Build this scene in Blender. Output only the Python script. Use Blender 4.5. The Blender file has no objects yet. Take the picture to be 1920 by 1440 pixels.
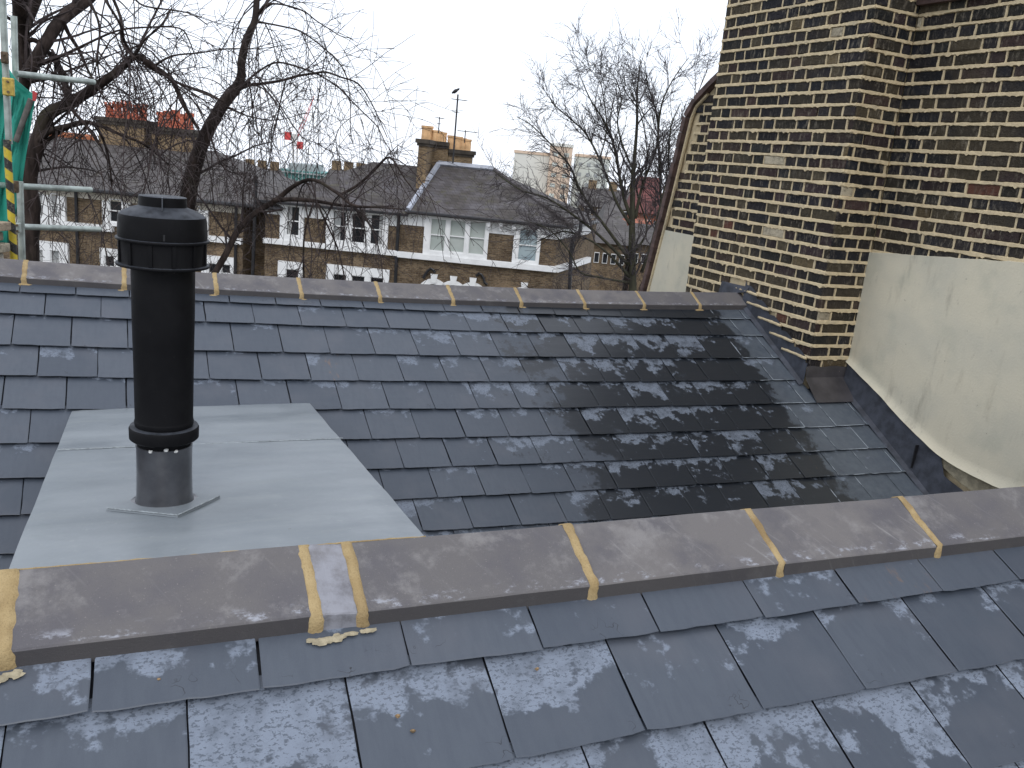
import bpy, math, random
import numpy as np
from mathutils import Vector, Matrix, noise as mnoise
R = math.radians
sc = bpy.context.scene
COL = sc.collection

# ------------------------------------------------------------------ camera, sky, sun, exposure
FOC, PITCH, ROLL, YAW = 1616.0, 0.2519, 0.0975, 0.4378      # focal length in pixels of a 1920 wide picture
Fw = Vector((math.sin(YAW)*math.cos(PITCH), math.cos(YAW)*math.cos(PITCH), -math.sin(PITCH)))
R0 = Vector((math.cos(YAW), -math.sin(YAW), 0)); U0 = R0.cross(Fw)
Rt = math.cos(ROLL)*R0 + math.sin(ROLL)*U0
Up = -math.sin(ROLL)*R0 + math.cos(ROLL)*U0
H0 = Vector((math.sin(YAW), math.cos(YAW), 0))               # level heading of the view
cd = bpy.data.cameras.new("camera"); cam = bpy.data.objects.new("camera", cd); COL.objects.link(cam)
M = Matrix.Identity(4)
for i in range(3):
    M[i][0] = Rt[i]; M[i][1] = Up[i]; M[i][2] = -Fw[i]
cam.matrix_world = M
cd.sensor_fit = 'HORIZONTAL'; cd.sensor_width = 36; cd.lens = 36*FOC/1920
cd.clip_start = 0.05; cd.clip_end = 3000
sc.camera = cam

w = bpy.data.worlds.new("World"); sc.world = w; w.use_nodes = True
nt = w.node_tree; nt.nodes.clear()
sky = nt.nodes.new('ShaderNodeTexSky'); sky.sky_type = 'NISHITA'; sky.sun_disc = False
SUN_EL, SUN_AZ = R(48), R(200)                               # azimuth clockwise from +Y
sky.sun_elevation = SUN_EL; sky.sun_rotation = SUN_AZ
mulk = nt.nodes.new('ShaderNodeVectorMath'); mulk.operation = 'SCALE'; mulk.inputs['Scale'].default_value = 0.10
nt.links.new(sky.outputs[0], mulk.inputs[0])
mixn = nt.nodes.new('ShaderNodeMix'); mixn.data_type = 'RGBA'
tcw = nt.nodes.new('ShaderNodeTexCoord')
nzw = nt.nodes.new('ShaderNodeTexNoise'); nzw.inputs['Scale'].default_value = 1.6; nzw.inputs['Detail'].default_value = 4
nt.links.new(tcw.outputs['Generated'], nzw.inputs['Vector'])
rmw = nt.nodes.new('ShaderNodeMapRange'); rmw.inputs[1].default_value = .35; rmw.inputs[2].default_value = .7
rmw.inputs[3].default_value = .84; rmw.inputs[4].default_value = .93
nt.links.new(nzw.outputs[0], rmw.inputs[0]); nt.links.new(rmw.outputs[0], mixn.inputs['Factor'])
nt.links.new(mulk.outputs[0], mixn.inputs['A']); mixn.inputs['B'].default_value = (1.06, 1.12, 1.24, 1)   # cloud sheet
bg = nt.nodes.new('ShaderNodeBackground'); bg.inputs['Strength'].default_value = 1.0
ow = nt.nodes.new('ShaderNodeOutputWorld')
nt.links.new(mixn.outputs['Result'], bg.inputs[0]); nt.links.new(bg.outputs[0], ow.inputs[0])
sd = bpy.data.lights.new("sun", 'SUN'); sd.energy = 0.7; sd.angle = R(25); sd.color = (1, .96, .9)
sun = bpy.data.objects.new("sun", sd); COL.objects.link(sun)
sdir = Vector((math.sin(SUN_AZ)*math.cos(SUN_EL), math.cos(SUN_AZ)*math.cos(SUN_EL), math.sin(SUN_EL)))
sun.rotation_euler = sdir.to_track_quat('Z', 'Y').to_euler()
sc.view_settings.view_transform = 'Standard'; sc.view_settings.look = 'None'
sc.view_settings.exposure = 0.3; sc.view_settings.gamma = 1
sc.cycles.max_bounces = 6

# ------------------------------------------------------------------ helpers
rnd = random.Random(7)
def ray(x, y): return Fw + Rt*((x-960)/FOC) + Up*((720-y)/FOC)
def at(x, y, D):                       # the point seen at a pixel, D metres away measured level along the view
    d = ray(x, y); return d*(D/d.dot(H0))
def onX(x, y, X): d = ray(x, y); return d*(X/d.x)
def onY(x, y, Y): d = ray(x, y); return d*(Y/d.y)

class MB:
    def __init__(s): s.v = []; s.f = []; s.c = []; s.uv = []; s.mi = []
    def add(s, vs, fs, col=None, uvs=None):
        b = len(s.v); s.v.extend([tuple(p) for p in vs])
        for i, f in enumerate(fs):
            s.f.append(tuple(b+k for k in f)); s.c.append(col); s.uv.append(None if uvs is None else [uvs[k] for k in f])
    def box(s, c, sz, m=None, col=None):
        x, y, z = sz[0]/2, sz[1]/2, sz[2]/2
        vs = [Vector((a*x, b*y, d*z)) for d in (-1, 1) for a, b in ((-1, -1), (1, -1), (1, 1), (-1, 1))]
        if m is not None: vs = [m @ v for v in vs]
        vs = [v+Vector(c) for v in vs]
        s.add(vs, [(3,2,1,0),(4,5,6,7),(0,1,5,4),(1,2,6,5),(2,3,7,6),(3,0,4,7)], col)
    def bb(s, x0, x1, y0, y1, z0, z1, col=None):
        s.box(((x0+x1)/2, (y0+y1)/2, (z0+z1)/2), (abs(x1-x0), abs(y1-y0), abs(z1-z0)), None, col)
    def tube(s, pts, rad, n=8, cap=True, col=None):
        pts = [Vector(p) for p in pts]
        if not hasattr(rad, '__len__'): rad = [rad]*len(pts)
        vs = []; prev = None
        for i, p in enumerate(pts):
            t = (pts[min(i+1, len(pts)-1)]-pts[max(i-1, 0)])
            if t.length < 1e-9: t = Vector((0, 0, 1))
            t.normalize()
            if prev is None:
                a = t.orthogonal().normalized()
            else:
                a = prev - t*prev.dot(t)
                a = a.normalized() if a.length > 1e-6 else t.orthogonal().normalized()
            prev = a; b = t.cross(a)
            for k in range(n):
                an = 2*math.pi*k/n
                vs.append(p+(a*math.cos(an)+b*math.sin(an))*rad[i])
        fs = [(i*n+k, i*n+(k+1) % n, (i+1)*n+(k+1) % n, (i+1)*n+k) for i in range(len(pts)-1) for k in range(n)]
        if cap: fs += [tuple(range(n-1, -1, -1)), tuple((len(pts)-1)*n+k for k in range(n))]
        s.add(vs, fs, col)
    def lathe(s, prof, c=(0,0,0), n=48, m=None):
        vs = []
        for r_, z in prof:
            for k in range(n):
                a = 2*math.pi*k/n; p = Vector((r_*math.cos(a), r_*math.sin(a), z))
                if m is not None: p = m @ p
                vs.append(p+Vector(c))
        fs = [(i*n+k, i*n+(k+1) % n, (i+1)*n+(k+1) % n, (i+1)*n+k) for i in range(len(prof)-1) for k in range(n)]
        fs += [tuple(range(n-1, -1, -1)), tuple((len(prof)-1)*n+k for k in range(n))]
        s.add(vs, fs)
    def build(s, name, mat, parent=None, smooth=False, bevel=0, autosmooth=None):
        me = bpy.data.meshes.new(name); me.from_pydata(s.v, [], s.f)
        if any(c is not None for c in s.c):
            at_ = me.color_attributes.new('Col', 'FLOAT_COLOR', 'CORNER'); buf = []
            for f, c in zip(s.f, s.c):
                c = c or (.5, .5, .5); buf += (list(c)+[1])*len(f)
            at_.data.foreach_set('color', buf)
        if any(u is not None for u in s.uv):
            ul = me.uv_layers.new(name='UVMap'); buf = []
            for f, u in zip(s.f, s.uv):
                for k in range(len(f)): buf += list(u[k]) if u else [0, 0]
            ul.data.foreach_set('uv', buf)
        me.materials.append(mat)
        if smooth or autosmooth: me.polygons.foreach_set('use_smooth', [True]*len(me.polygons))
        me.validate(); me.update()
        o = bpy.data.objects.new(name, me); COL.objects.link(o)
        if parent: o.parent = parent
        if bevel:
            b = o.modifiers.new('bevel', 'BEVEL'); b.width = bevel; b.segments = 2; b.limit_method = 'ANGLE'; b.angle_limit = R(35)
        if autosmooth:
            me.set_sharp_from_angle(angle=autosmooth)
        return o

def tag(o, label=None, cat=None, group=None, kind=None):
    if label: o['label'] = label
    if cat: o['category'] = cat
    if group: o['group'] = group
    if kind: o['kind'] = kind
    return o
def empty(name, loc=(0,0,0), rz=0):
    o = bpy.data.objects.new(name, None); COL.objects.link(o); o.location = loc; o.rotation_euler = (0, 0, rz)
    o.empty_display_size = .1
    return o

class NT:
    """small wrapper to write node materials briefly"""
    def __init__(s, name, rough=.6, metal=0, spec=.5):
        s.m = bpy.data.materials.new(name); s.m.use_nodes = True; s.t = s.m.node_tree
        s.b = s.t.nodes['Principled BSDF']; s.b.inputs['Roughness'].default_value = rough
        s.b.inputs['Metallic'].default_value = metal; s.b.inputs['Specular IOR Level'].default_value = spec
        s.tc = s.t.nodes.new('ShaderNodeTexCoord')
    def link(s, a, b): s.t.links.new(a, b)
    def inp(s, sock, v):
        if hasattr(v, 'links') or hasattr(v, 'is_linked'): s.link(v, sock)
        else:
            if isinstance(v, (tuple, list)) and len(v) == 3 and sock.type == 'RGBA': v = (*v, 1)
            sock.default_value = v
    def noise(s, scale, detail=4, vec=None, rough=.55, dist=0):
        n = s.t.nodes.new('ShaderNodeTexNoise'); n.inputs['Scale'].default_value = scale; n.inputs['Detail'].default_value = detail
        n.inputs['Roughness'].default_value = rough; n.inputs['Distortion'].default_value = dist
        s.link(vec or s.tc.outputs['Object'], n.inputs['Vector']); return n.outputs[0]
    def voro(s, scale, vec=None, out=0):
        n = s.t.nodes.new('ShaderNodeTexVoronoi'); n.inputs['Scale'].default_value = scale
        s.link(vec or s.tc.outputs['Object'], n.inputs['Vector']); return n.outputs[out]
    def ramp(s, v, a, b, c=0.0, d=1.0):
        n = s.t.nodes.new('ShaderNodeMapRange'); n.interpolation_type = 'SMOOTHSTEP'
        for i, x in zip((0, 1, 2, 3, 4), (v, a, b, c, d)): s.inp(n.inputs[i], x)
        return n.outputs[0]
    def math(s, op, a, b=0.0, c=None):
        n = s.t.nodes.new('ShaderNodeMath'); n.operation = op; s.inp(n.inputs[0], a); s.inp(n.inputs[1], b)
        if c is not None: s.inp(n.inputs[2], c)
        return n.outputs[0]
    def mix(s, f, a, b, mode='MIX'):
        n = s.t.nodes.new('ShaderNodeMix'); n.data_type = 'RGBA'; n.blend_type = mode
        s.inp(n.inputs['Factor'], f); s.inp(n.inputs['A'], a); s.inp(n.inputs['B'], b); return n.outputs['Result']
    def vmul(s, v, k):
        n = s.t.nodes.new('ShaderNodeVectorMath'); n.operation = 'MULTIPLY'; s.inp(n.inputs[0], v or s.tc.outputs['Object']); n.inputs[1].default_value = k
        return n.outputs[0]
    def vadd(s, a, b):
        n = s.t.nodes.new('ShaderNodeVectorMath'); n.operation = 'ADD'; s.inp(n.inputs[0], a); s.inp(n.inputs[1], b); return n.outputs[0]
    def attr(s, name='Col'):
        n = s.t.nodes.new('ShaderNodeAttribute'); n.attribute_name = name; return n
    def sep(s, v):
        n = s.t.nodes.new('ShaderNodeSeparateXYZ'); s.link(v, n.inputs[0]); return n.outputs
    def comb(s, x, y, z):
        n = s.t.nodes.new('ShaderNodeCombineXYZ')
        for i, q in enumerate((x, y, z)): s.inp(n.inputs[i], q)
        return n.outputs[0]
    def bump(s, h, st=.3, dist=.01):
        n = s.t.nodes.new('ShaderNodeBump'); n.inputs['Strength'].default_value = st; n.inputs['Distance'].default_value = dist
        s.link(h, n.inputs['Height']); s.link(n.outputs[0], s.b.inputs['Normal']); return n
    def color(s, c): s.inp(s.b.inputs['Base Color'], c)
    def rough(s, c): s.inp(s.b.inputs['Roughness'], c)

def simple(name, col, rough=.6, var=.25, scale=8, metal=0, bump=0, spec=.5):
    n = NT(name, rough, metal, spec)
    f = n.noise(scale, 5)
    n.color(n.mix(n.ramp(f, .3, .7), tuple(c*(1-var) for c in col), tuple(min(1, c*(1+var)) for c in col)))
    if bump: n.bump(n.noise(scale*6, 5), bump, .005)
    return n.m

# ------------------------------------------------------------------ materials
def mat_slate(name, near):
    n = NT(name, .5, 0, .5)
    A = n.attr('Col'); ar, ag, ab = n.sep(A.outputs['Vector'])          # r random, g bloom amount, b damp amount
    uv = n.tc.outputs['UV']; u, v, _ = n.sep(uv)                        # metres across, metres up from the tail
    off = n.vadd(uv, n.vmul(n.comb(ar, ar, ar), (37, 61, 13)))
    off2 = n.vadd(uv, n.vmul(n.comb(ar, ar, ar), (-71, 23, 47)))
    big = n.noise(8 if near else 9, 5, off, .62); mid = n.noise(34, 4, off2, .6); fine = n.noise(260, 3, off); grain = n.noise(900, 2, off)
    strk = n.noise(60, 4, n.vmul(off2, (1, .22, 1)), .6)
    base = n.mix(ar, (.052, .065, .086), (.073, .087, .109))
    base = n.mix(n.ramp(strk, .35, .7), base, n.mix(.3, base, (.040, .050, .072)))
    base = n.mix(n.math('MULTIPLY', n.ramp(n.noise(5, 3, off2), .45, .75), .5), base, (.090, .097, .116))
    X = n.sep(n.tc.outputs['Object'])[0]; ob = n.tc.outputs['Object']
    zone = n.math('MULTIPLY', n.math('MULTIPLY', n.ramp(X, 1.3, 2.9), n.ramp(X, 4.15, 3.7)), ab)
    wet = n.ramp(n.math('ADD', zone, n.math('MULTIPLY', n.math('SUBTRACT', n.noise(4.5, 8, ob, .72), .5), 2.2)), .55, .72)
    wet = n.math('MULTIPLY', wet, n.ramp(zone, 0, .15))
    dusty = n.math('MULTIPLY', n.ramp(n.math('ADD', X, n.math('MULTIPLY', n.noise(6, 7, ob, .75), 1.3)), 4.42, 4.52), ab)
    base = n.mix(n.math('MULTIPLY', dusty, n.ramp(n.noise(24, 5, ob, .7), .3, .7, .25, .75)), base, (.115, .135, .155))
    base = n.mix(n.math('MULTIPLY', wet, .92), base, (.009, .011, .014))
    base = n.mix(n.math('MULTIPLY', zone, .45), base, (.020, .025, .032))
    # mineral bloom from the head of each slate, ragged lower edge, pitted with small holes
    hgt = n.math('MULTIPLY', v, 5.0)
    val = n.math('ADD', n.math('ADD', n.math('MULTIPLY', n.math('SUBTRACT', big, .5), 3.0), n.math('MULTIPLY', n.math('SUBTRACT', mid, .5), .9)), n.math('MULTIPLY', hgt, .85))
    val = n.math('ADD', val, n.math('ADD', n.math('MULTIPLY', ag, 1.0), n.math('MULTIPLY', zone, .02)))
    bl = n.ramp(val, .57, .77)
    hole = n.ramp(n.noise(120, 3, n.vmul(off, (1, 1.6, 1)), .7), .40, .47)
    bl = n.math('MULTIPLY', bl, n.math('ADD', n.math('MULTIPLY', hole, .75), .22))
    bl = n.math('MULTIPLY', bl, n.ramp(n.noise(22, 4, off2), .2, .6, .35, 1.0))
    c = n.mix(n.math('MULTIPLY', bl, n.math('SUBTRACT', .85, n.math('MULTIPLY', ab, .17))), base, (.225, .262, .325))
    edgeu = n.math('MULTIPLY', n.math('MAXIMUM', n.ramp(u, .007, .003), n.ramp(v, .006, .002)), n.ramp(n.noise(8, 4, ob), .42, .55))
    c = n.mix(n.math('MULTIPLY', edgeu, n.math('MULTIPLY', dusty, .8)), c, (.34, .38, .42))
    crk = n.math('MULTIPLY', n.ramp(n.math('ABSOLUTE', n.math('SUBTRACT', n.noise(13, 3, n.vadd(off2, (2, 8, 4)), .6), .5)), .006, .0015), n.ramp(n.noise(9, 2, n.vadd(off, (8, 8, 8))), .58, .64))
    crk = n.math('MULTIPLY', crk, n.ramp(v, .06, .02))
    c = n.mix(n.math('MULTIPLY', crk, .85), c, (.008, .008, .011))
    # chalky run lines
    ln = n.math('MULTIPLY', n.ramp(n.noise(16, 6, n.vmul(off, (1.2, .3, 1)), .75), .66, .74), n.math('MULTIPLY', zone, .75))
    c = n.mix(ln, c, (.24, .28, .33))
    rust = n.math('MULTIPLY', n.ramp(n.noise(14, 6, n.vmul(off2, (1.4, .5, 1)), .7), .60, .72), n.math('MULTIPLY', n.ramp(ar, .955, .975), .5))
    c = n.mix(rust, c, (.22, .12, .06))
    c = n.mix(n.ramp(grain, .3, .75, 0, .3), c, n.mix(.5, c, (.02, .02, .03)))
    n.color(c)
    n.rough(n.math('ADD', n.math('MULTIPLY', wet, -.12), n.math('ADD', .44, n.math('MULTIPLY', bl, .25))))
    hb = n.math('ADD', n.math('MULTIPLY', strk, .22), n.math('ADD', n.math('MULTIPLY', fine, .15), n.math('MULTIPLY', n.noise(11, 3, n.vmul(off, (.5, 2.2, 1))), .9)))
    n.bump(hb, .35, .003)
    return n.m

M_SLATE = mat_slate('slate', True)

def mat_ridge():
    n = NT('clay_ridge', .75)
    A = n.attr('Col'); ar, ag, ab = n.sep(A.outputs['Vector'])
    uv = n.tc.outputs['UV']; u, v, _ = n.sep(uv)                        # u along the tile, v 0 at apex .155 at the lip
    off = n.vadd(uv, n.vmul(n.comb(ar, ar, ar), (31, 17, 43)))
    base = n.mix(ar, (.108, .101, .102), (.150, .138, .134))
    base = n.mix(n.ramp(n.noise(7, 5, off, .6), .4, .68), base, (.098, .092, .100))
    base = n.mix(n.ramp(n.noise(9, 6, n.vadd(off, (5, 3, 1)), .7), .52, .70, 0, .6), base, (.24, .228, .222))
    base = n.mix(n.ramp(n.noise(420, 2, off), .62, .72, 0, .45), base, (.05, .045, .045))
    base = n.mix(n.ramp(n.noise(330, 2, n.vadd(off, (9, 2, 1))), .66, .74, 0, .4), base, (.32, .29, .27))
    edge = n.math('MULTIPLY', n.ramp(v, .118, .146), n.ramp(n.noise(26, 6, n.vmul(off, (1, 1.8, 1)), .7), .52, .66))
    edge = n.math('MULTIPLY', edge, n.ramp(v, .157, .150))
    base = n.mix(n.math('MULTIPLY', edge, .6), base, (.44, .46, .52))
    # diagonal trowel / scrape marks
    ds = n.noise(30, 5, n.vmul(n.vadd(off, n.comb(n.math('MULTIPLY', v, -.6), 0, 0)), (1, .12, 1)), .7)
    base = n.mix(n.math('MULTIPLY', n.ramp(ds, .58, .74), n.math('MULTIPLY', ab, .6)), base, (.36, .35, .34))
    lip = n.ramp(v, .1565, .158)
    base = n.mix(n.math('MULTIPLY', lip, .75), base, (.038, .035, .036))  # shade on the tile's lip face, painted into the clay colour
    base = n.mix(n.math('MULTIPLY', ag, n.ramp(n.noise(16, 5, off, .65), .3, .62, .2, 1.0)), base, (.30, .305, .34))
    n.color(base)
    n.bump(n.math('ADD', n.noise(300, 4, off), n.math('MULTIPLY', n.noise(40, 4, off), .8)), .35, .0022)
    return n.m
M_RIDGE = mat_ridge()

def mat_mortar(name, c1, c2, c3, bump=.6):
    n = NT(name, .9, 0, .2)
    b = n.mix(n.ramp(n.noise(28, 5), .3, .7), c1, c2)
    b = n.mix(n.ramp(n.noise(9, 4), .5, .75, 0, .8), b, c3)
    b = n.mix(n.ramp(n.noise(320, 3), .55, .7, 0, .35), b, tuple(x*.5 for x in c2))
    n.color(b); n.bump(n.math('ADD', n.noise(240, 4), n.noise(60, 4)), bump, .004)
    return n.m
M_MORTAR = mat_mortar('ridge_mortar', (.42, .315, .165), (.34, .245, .12), (.22, .15, .075))
M_JOINT = mat_mortar('brick_pointing', (.61, .50, .318), (.50, .405, .255), (.41, .35, .245))

def mat_brick():
    n = NT('stock_brick', .85, 0, .25)
    c = n.attr('Col').outputs['Color']
    f = n.noise(30, 6, None, .65)
    b = n.mix(n.ramp(f, .45, .72, 0, .75), c, n.mix(.6, c, (.008, .008, .011)))
    b = n.mix(n.ramp(n.noise(17, 6, n.vadd(n.tc.outputs['Object'], (3, 7, 2)), .7), .60, .74, 0, .55), b, (.11, .09, .06))
    b = n.mix(n.ramp(n.noise(70, 4, n.vadd(n.tc.outputs['Object'], (1, 2, 9)), .7), .66, .76, 0, .55), b, (.33, .31, .27))
    o_ = n.tc.outputs['Object']
    b = n.mix(n.ramp(n.noise(1.3, 5, n.vadd(o_, (2, 2, 2)), .65), .45, .72, 0, .6), b, (.066, .050, .029))
    sm = n.math('MULTIPLY', n.ramp(n.noise(48, 5, n.vmul(n.vadd(o_, (6, 1, 3)), (1, 1, .35)), .7), .50, .66), n.ramp(n.noise(3.5, 4, n.vadd(o_, (1, 8, 3))), .38, .6, .1, .5))
    b = n.mix(sm, b, (.23, .20, .155))
    n.color(b); n.bump(n.math('ADD', n.noise(90, 6), n.noise(25, 4)), .9, .010)
    return n.m
M_BRICK = mat_brick()

def mat_render():
    n = NT('lime_render', .85, 0, .2)
    o = n.tc.outputs['Object']
    b = n.mix(n.ramp(n.noise(2.2, 5), .35, .7), (.61, .56, .43), (.53, .50, .40))
    b = n.mix(n.ramp(n.noise(5, 6, n.vmul(o, (1, 1.3, .35)), .65), .56, .76, 0, .75), b, (.31, .285, .225))
    b = n.mix(n.ramp(n.noise(7, 5, n.vmul(n.vadd(o, (2, 7, 1)), (1, 2.2, .45)), .6), .56, .76, 0, .28), b, (.32, .28, .205))
    b = n.mix(n.ramp(n.noise(3.3, 5, n.vadd(o, (7, 7, 7)), .6), .5, .68, 0, .4), b, (.42, .415, .33))
    b = n.mix(n.ramp(n.noise(14, 6, n.vmul(o, (1, 1.3, .7)), .7), .62, .78, 0, .6), b, (.27, .24, .19))
    b = n.mix(n.ramp(n.noise(40, 3), .72, .76, 0, .7), b, (.20, .17, .13))
    n.color(b); n.bump(n.math('ADD', n.noise(70, 6), n.math('MULTIPLY', n.noise(6, 4), 1.2)), .25, .006)
    return n.m
M_RENDER = mat_render()

def mat_lead_deck():
    n = NT('grey_membrane', .42, 0, .5)
    o = n.tc.outputs['Object']
    b = n.mix(n.ramp(n.noise(2.5, 5, n.vmul(o, (.5, 1.6, 1))), .35, .7), (.175, .197, .214), (.230, .253, .270))
    b = n.mix(n.ramp(n.noise(6, 5, n.vmul(o, (.5, 2, 1)), .6), .5, .8, 0, .5), b, (.25, .27, .27))
    b = n.mix(n.ramp(n.noise(60, 4), .60, .75, 0, .25), b, (.36, .38, .37))
    b = n.mix(n.ramp(n.noise(55, 2, n.vadd(o, (4, 4, 4))), .75, .78, 0, .6), b, (.12, .11, .10))
    n.color(b); n.rough(n.ramp(n.noise(3.5, 4), .35, .65, .30, .55)); n.bump(n.math('ADD', n.noise(5, 4), n.math('MULTIPLY', n.noise(80, 4), .12)), .18, .012)
    return n.m
M_DECK = mat_lead_deck()
M_LEAD = simple('dark_lead', (.045, .050, .064), .6, .35, 14, .2, .25)
M_LEADSLV = NT('lead_sleeve', .30, .85)
M_LEADSLV.color(M_LEADSLV.mix(M_LEADSLV.ramp(M_LEADSLV.noise(14, 5), .3, .75), (.13, .13, .14), (.19, .19, .20)))
M_LEADSLV.bump(M_LEADSLV.noise(11, 3), .25, .01); M_LEADSLV = M_LEADSLV.m
def mat_black():
    n = NT('black_plastic', .45, 0, .10)
    b = n.mix(n.ramp(n.noise(9, 5), .4, .75, 0, .8), (.0065, .0065, .0075), (.011, .011, .012))
    b = n.mix(n.ramp(n.noise(150, 2), .74, .78, 0, .5), b, (.09, .085, .075))
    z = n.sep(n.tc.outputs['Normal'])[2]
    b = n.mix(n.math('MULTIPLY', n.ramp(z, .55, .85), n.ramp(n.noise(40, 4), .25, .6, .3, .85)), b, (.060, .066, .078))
    n.color(b); n.rough(n.ramp(n.noise(22, 4), .3, .7, .42, .6)); n.bump(n.noise(420, 2), .06, .002)
    return n.m
M_BLACK = mat_black()
M_DUSTY = simple('weathered_black', (.045, .050, .060), .5, .3, 25)
M_BEAD = simple('solder', (.30, .33, .34), .45, .3, 60, .3)
M_WHITE = simple('white_paint', (.78, .78, .77), .5, .06, 3)
M_BLKPAINT = simple('black_iron_paint', (.012, .012, .014), .4, .3, 6)
M_STEEL = simple('galvanised_tube', (.34, .38, .35), .42, .3, 9, .35)
M_BRASS = simple('yellow_coupler', (.50, .36, .08), .45, .25, 30, .3)
M_RUSTC = simple('rusty_coupler', (.12, .085, .055), .7, .4, 40, .3)
M_TILE = simple('brown_verge_tile', (.085, .053, .046), .8, .45, 12, 0, .3)
M_BRICKDUST = simple('brown_stock', (.26, .21, .14), .9, .4, 20, 0, .5)
M_GROUND = simple('garden_earth', (.075, .072, .05), .95, .4, .6)
M_ROAD = simple('asphalt', (.055, .055, .057), .9, .2, 2)
M_PAVE = simple('paving', (.22, .21, .20), .9, .15, 2)

def mat_far_brick(name, c1, c2, mort, sc_=1.0):
    n = NT(name, .9, 0, .2)
    x, y, z = n.sep(n.tc.outputs['Object'])
    br = n.t.nodes.new('ShaderNodeTexBrick'); n.link(n.comb(n.math('ADD', x, y), z, 0), br.inputs['Vector'])
    br.inputs['Scale'].default_value = 1; br.inputs['Brick Width'].default_value = .23; br.inputs['Row Height'].default_value = .078
    br.inputs['Mortar Size'].default_value = .008; br.inputs['Bias'].default_value = 0
    br.inputs['Color1'].default_value = (*c1, 1); br.inputs['Color2'].default_value = (*c2, 1); br.inputs['Mortar'].default_value = (*mort, 1)
    b = n.mix(n.ramp(n.noise(1.2, 6), .4, .7, 0, .55), br.outputs[0], tuple(k*.5 for k in c1))
    b = n.mix(n.ramp(n.noise(.5, 5, n.vadd(n.tc.outputs['Object'], (5, 5, 5))), .55, .7, 0, .5), b, tuple(min(1, k*1.5) for k in c2))
    b = n.mix(n.ramp(n.noise(7, 3, n.vmul(None, (1, 1, 3.5))), .50, .62, 0, .6), b, (.045, .034, .027))
    b = n.mix(n.ramp(n.noise(11, 3, n.vmul(n.vadd(n.tc.outputs['Object'], (3, 3, 3)), (1, 1, 3.5))), .56, .68, 0, .5), b, tuple(min(1, k*1.7) for k in c2))
    n.color(b); return n.m
M_HBRICK = mat_far_brick('house_brick', (.085, .056, .034), (.215, .155, .095), (.17, .145, .11))
M_CBRICK = mat_far_brick('chimney_brick', (.20, .135, .075), (.28, .20, .115), (.20, .17, .13))
M_RBRICK = mat_far_brick('red_brick', (.30, .085, .045), (.36, .12, .07), (.25, .2, .16))
def mat_far_roof(name, a, b, c):
    n = NT(name, .8, 0, .3)
    o = n.tc.outputs['Object']; x, y, z = n.sep(o)
    col = n.mix(n.ramp(n.noise(1.1, 6, None, .65), .35, .7), a, b)
    col = n.mix(n.ramp(n.noise(2.3, 6, n.vadd(o, (3, 3, 3)), .7), .52, .68, 0, .75), col, c)
    br = n.t.nodes.new('ShaderNodeTexBrick'); n.link(n.comb(n.math('ADD', x, n.math('MULTIPLY', y, .5)), n.math('MULTIPLY', z, 2), 0), br.inputs['Vector'])
    br.inputs['Scale'].default_value = 1; br.inputs['Brick Width'].default_value = .3; br.inputs['Row Height'].default_value = .22
    br.inputs['Mortar Size'].default_value = .012; br.inputs['Mortar Smooth'].default_value = .3
    br.inputs['Color1'].default_value = (1, 1, 1, 1); br.inputs['Color2'].default_value = (.72, .72, .72, 1); br.inputs['Mortar'].default_value = (.45, .45, .45, 1)
    n.color(n.mix(1, col, br.outputs[0], 'MULTIPLY')); return n.m
M_HROOF = mat_far_roof('old_slate_roof', (.070, .060, .054), (.120, .110, .116), (.082, .076, .045))
M_LROOF = mat_far_roof('old_grey_roof', (.095, .085, .083), (.135, .125, .122), (.085, .08, .06))
M_LEADW = simple('pale_lead', (.36, .38, .43), .5, .2, 3)
M_POTY = simple('buff_pot', (.62, .38, .19), .85, .25, 3)
M_POTR = simple('red_pot', (.45, .13, .075), .85, .3, 3)
def mat_glass(name, c1, c2, rough=.12):
    n = NT(name, rough, 0, .5); n.color(n.mix(n.ramp(n.noise(1.3, 4), .35, .65), c1, c2)); return n.m
M_GLASSD = mat_glass('dark_window_glass', (.008, .009, .012), (.022, .024, .028))
M_BLIND = mat_glass('pale_blind', (.36, .40, .37), (.42, .45, .42), .5)
M_CURT = mat_glass('net_curtain', (.26, .27, .27), (.40, .40, .39), .7)
M_GLASSB = mat_glass('pale_blue_glass', (.26, .33, .36), (.36, .43, .45), .15)

def mat_bark(name, a, b, c):
    n = NT(name, .9, 0, .2); o = n.tc.outputs['Object']
    col = n.mix(n.ramp(n.noise(9, 5, n.vmul(o, (1, 1, .25))), .35, .7), a, b)
    col = n.mix(n.ramp(n.noise(1.1, 4), .55, .75, 0, .6), col, c); n.color(col); n.bump(n.noise(26, 5, n.vmul(o, (1, 1, .25))), .6, .03)
    return n.m
M_BARK = mat_bark('lime_bark', (.022, .016, .014), (.060, .044, .038), (.06, .060, .036))
M_BARK2 = mat_bark('green_bark', (.035, .033, .024), (.060, .058, .038), (.06, .068, .032))
M_TWIG = mat_bark('dark_twig', (.042, .033, .032), (.068, .053, .052), (.062, .056, .042))
M_TWIG2 = mat_bark('grey_twig', (.055, .048, .050), (.090, .078, .080), (.07, .068, .05))

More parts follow.
